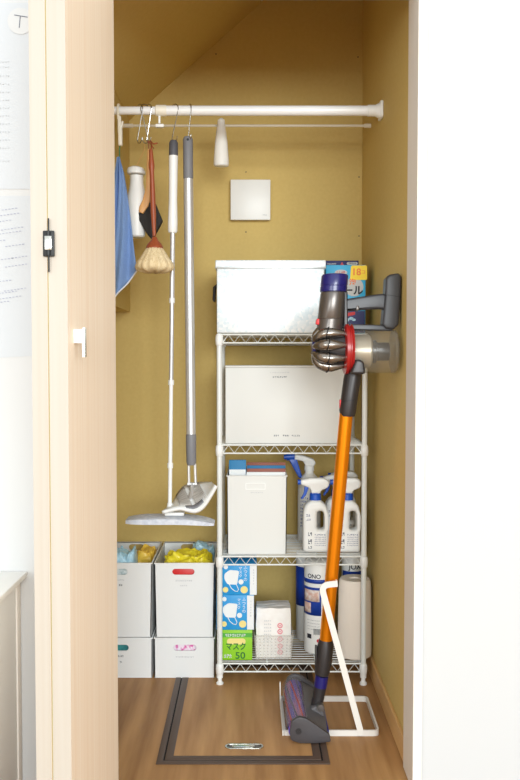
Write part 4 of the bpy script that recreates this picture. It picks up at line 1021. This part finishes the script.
# wooden hand broom with black bristles
YD = 2.40
t = thing('hand_broom', rp(148, 240, YD), 'light wood hand broom with black bristles hanging behind the round brush', 'broom')
pz = lambda L_, Y: [(P(x, y, Y).x, P(x, y, Y).z) for x, y in L_]
g = G(); g.shape(rnd(pz([(147.5, 150), (150, 149), (150.5, 175), (150, 200), (148.5, 206), (143, 214), (139, 212), (139.5, 207), (143, 200), (146, 188)], YD), .002), half=.007, bevel=.0025, y=YD); g.build('handle', 'lightwood', t)
g = G(); g.shape(rnd(pz([(138.5, 212), (143, 214), (149, 203), (155.5, 203), (162.5, 220.5), (160.5, 225), (152, 240), (147, 234), (139.5, 221)], YD + .012), .002), half=.014, bevel=.003, y=YD + .016); g.build('bristles', 'hair', t)
g = G(); g.tube([rp(149, 151, YD), rp(148.8, 145, YQ), rp(148.0, 141, YQ)], .0016, 6); g.build('leather_loop', 'redwood', t)

# round brush
YE = 2.325
t = thing('round_brush', rp(154.5, 273, YE), 'reddish wood brush with round cream bristle head hanging in front of the broom', 'brush')
ln = lambda py: rp(151.0 + (py - 150) / 90 * 3.4, py, YE)
g = G(); g.tube([ln(v) for v in (149, 152, 158, 162, 165, 168, 171, 176, 195, 215, 228, 236)], [.004, .0055, .0066, .0078, .0088, .0086, .0066, .0066, .0078, .0078, .006, .0052], 16); g.build('handle', 'redwood', t)
c = rp(154.6, 239, YE); zt_ = c.z; hd_ = lambda py: Z(py, YE) - zt_
g = G(); g.lathe((c.x, YE, zt_ + .006), (0, 0, -1), [(0, .006), (.003, .0075), (.012, .012), (.020, .020), (.030, .025), (.034, .024)], 26); g.build('brush_head', 'redwood', t)
g = G(); n_ = 60; prof = [(.0, .022), (.012, .030), (.030, .041), (.044, .052), (.058, .056), (.066, .052), (.071, .040), (.073, .02)]
vs = []; fs = []
zt3 = Z(247.5, YE)
for i, (tz, r0) in enumerate(prof):
    for k in range(n_):
        a_ = 2 * math.pi * k / n_; rr3 = r0 * (1 + .05 * math.cos(a_ * 15) * (1 if i < 6 else .3)) * .985
        vs.append((c.x + rr3 * math.cos(a_), YE + rr3 * math.sin(a_), zt3 - tz + .002 * math.sin(a_ * 7) * (i > 4)))
for i in range(len(prof) - 1):
    for k in range(n_): fs.append((i * n_ + k, i * n_ + (k + 1) % n_, (i + 1) * n_ + (k + 1) % n_, (i + 1) * n_ + k))
fs.append([k for k in range(n_)]); fs.append([(len(prof) - 1) * n_ + k for k in range(n_)])
g.raw(vs, fs); g.build('bristles', 'bristle', t, angle=70)
g = G(); g.tube([ln(151), rp(151.5, 146, YE + .01), rp(150, 143, YQ - .01), rp(148.8, 141.5, YQ)], .002, 6); g.tube([rp(150.6, 141, YE + .02), rp(153.5, 144, YE), rp(157.5, 143, YE - .004)], .0022, 6); g.tube([rp(150.6, 141, YE + .02), rp(152.5, 147, YE), rp(154, 148.5, YE)], .0016, 6)
g.build('leather_loop', 'redwood', t)

# ------------------------------------------------------------------ square cover on the back wall
a_, b_ = P(230.5, 220, YB - .03), P(270.5, 179.5, YB - .03)
t = thing('wall_vent_cover', ((a_.x + b_.x) / 2, YB, a_.z), 'square white plastic cover mounted on the back wall above the rack', 'wall cover')
g = G(); g.box(a_.x + .006, b_.x - .006, YB - .022, YB - .0005, a_.z + .006, b_.z - .006, .002); g.build('back_plate', 'jamb', t)
g = G(); g.box(a_.x, b_.x, YB - .032, YB - .020, a_.z, b_.z, .003); fp = g.build('front_plate', 'plastic_white', t)
g = G(); c = P(265, 215, YB - .032); marks(g, c.x, YB - .0324, c.z, 4, .016, .004, .3); g.build('printed_mark', 'inkpale', fp, smooth=False)

# ================================================================== CAMERA, LIGHT
cam = bpy.data.cameras.new('camera'); co = bpy.data.objects.new('camera', cam); COL.objects.link(co)
cam.sensor_fit = 'VERTICAL'; cam.sensor_height = 36; cam.lens = 36 * F / 780; cam.shift_x = 10 / 780
cam.clip_start = .01
co.location = (0, 0, H); co.rotation_euler = (R(90) - PITCH, 0, 0)
scene.camera = co
def area(name, loc, target, sx, sy, power, col=(1, 1, 1)):
    l = bpy.data.lights.new(name, 'AREA'); l.shape = 'RECTANGLE'; l.size = sx; l.size_y = sy; l.energy = power; l.color = col
    o = bpy.data.objects.new(name, l); COL.objects.link(o); o.location = loc
    o.rotation_euler = (Vector(target) - Vector(loc)).to_track_quat('-Z', 'Y').to_euler(); return o
area('window_light', (.95, -3.6, 1.78), (0, 2.4, .8), 2.6, 1.9, 215, (.93, .985, 1))
area('side_fill_light', (-2.0, -2.6, 1.3), (.3, 2.3, .8), 1.4, 1.6, 40, (.92, .98, 1))  # unseen fill lamp added on the left to brighten the right wall
w = bpy.data.worlds.new('world'); scene.world = w; w.use_nodes = True
bg = w.node_tree.nodes['Background']; bg.inputs[0].default_value = (.90, .965, 1, 1); bg.inputs[1].default_value = 1.1
vs_ = scene.view_settings; vs_.view_transform = 'Standard'; vs_.look = 'None'; vs_.gamma = 1; vs_.use_curve_mapping = False; vs_.exposure = 0.3
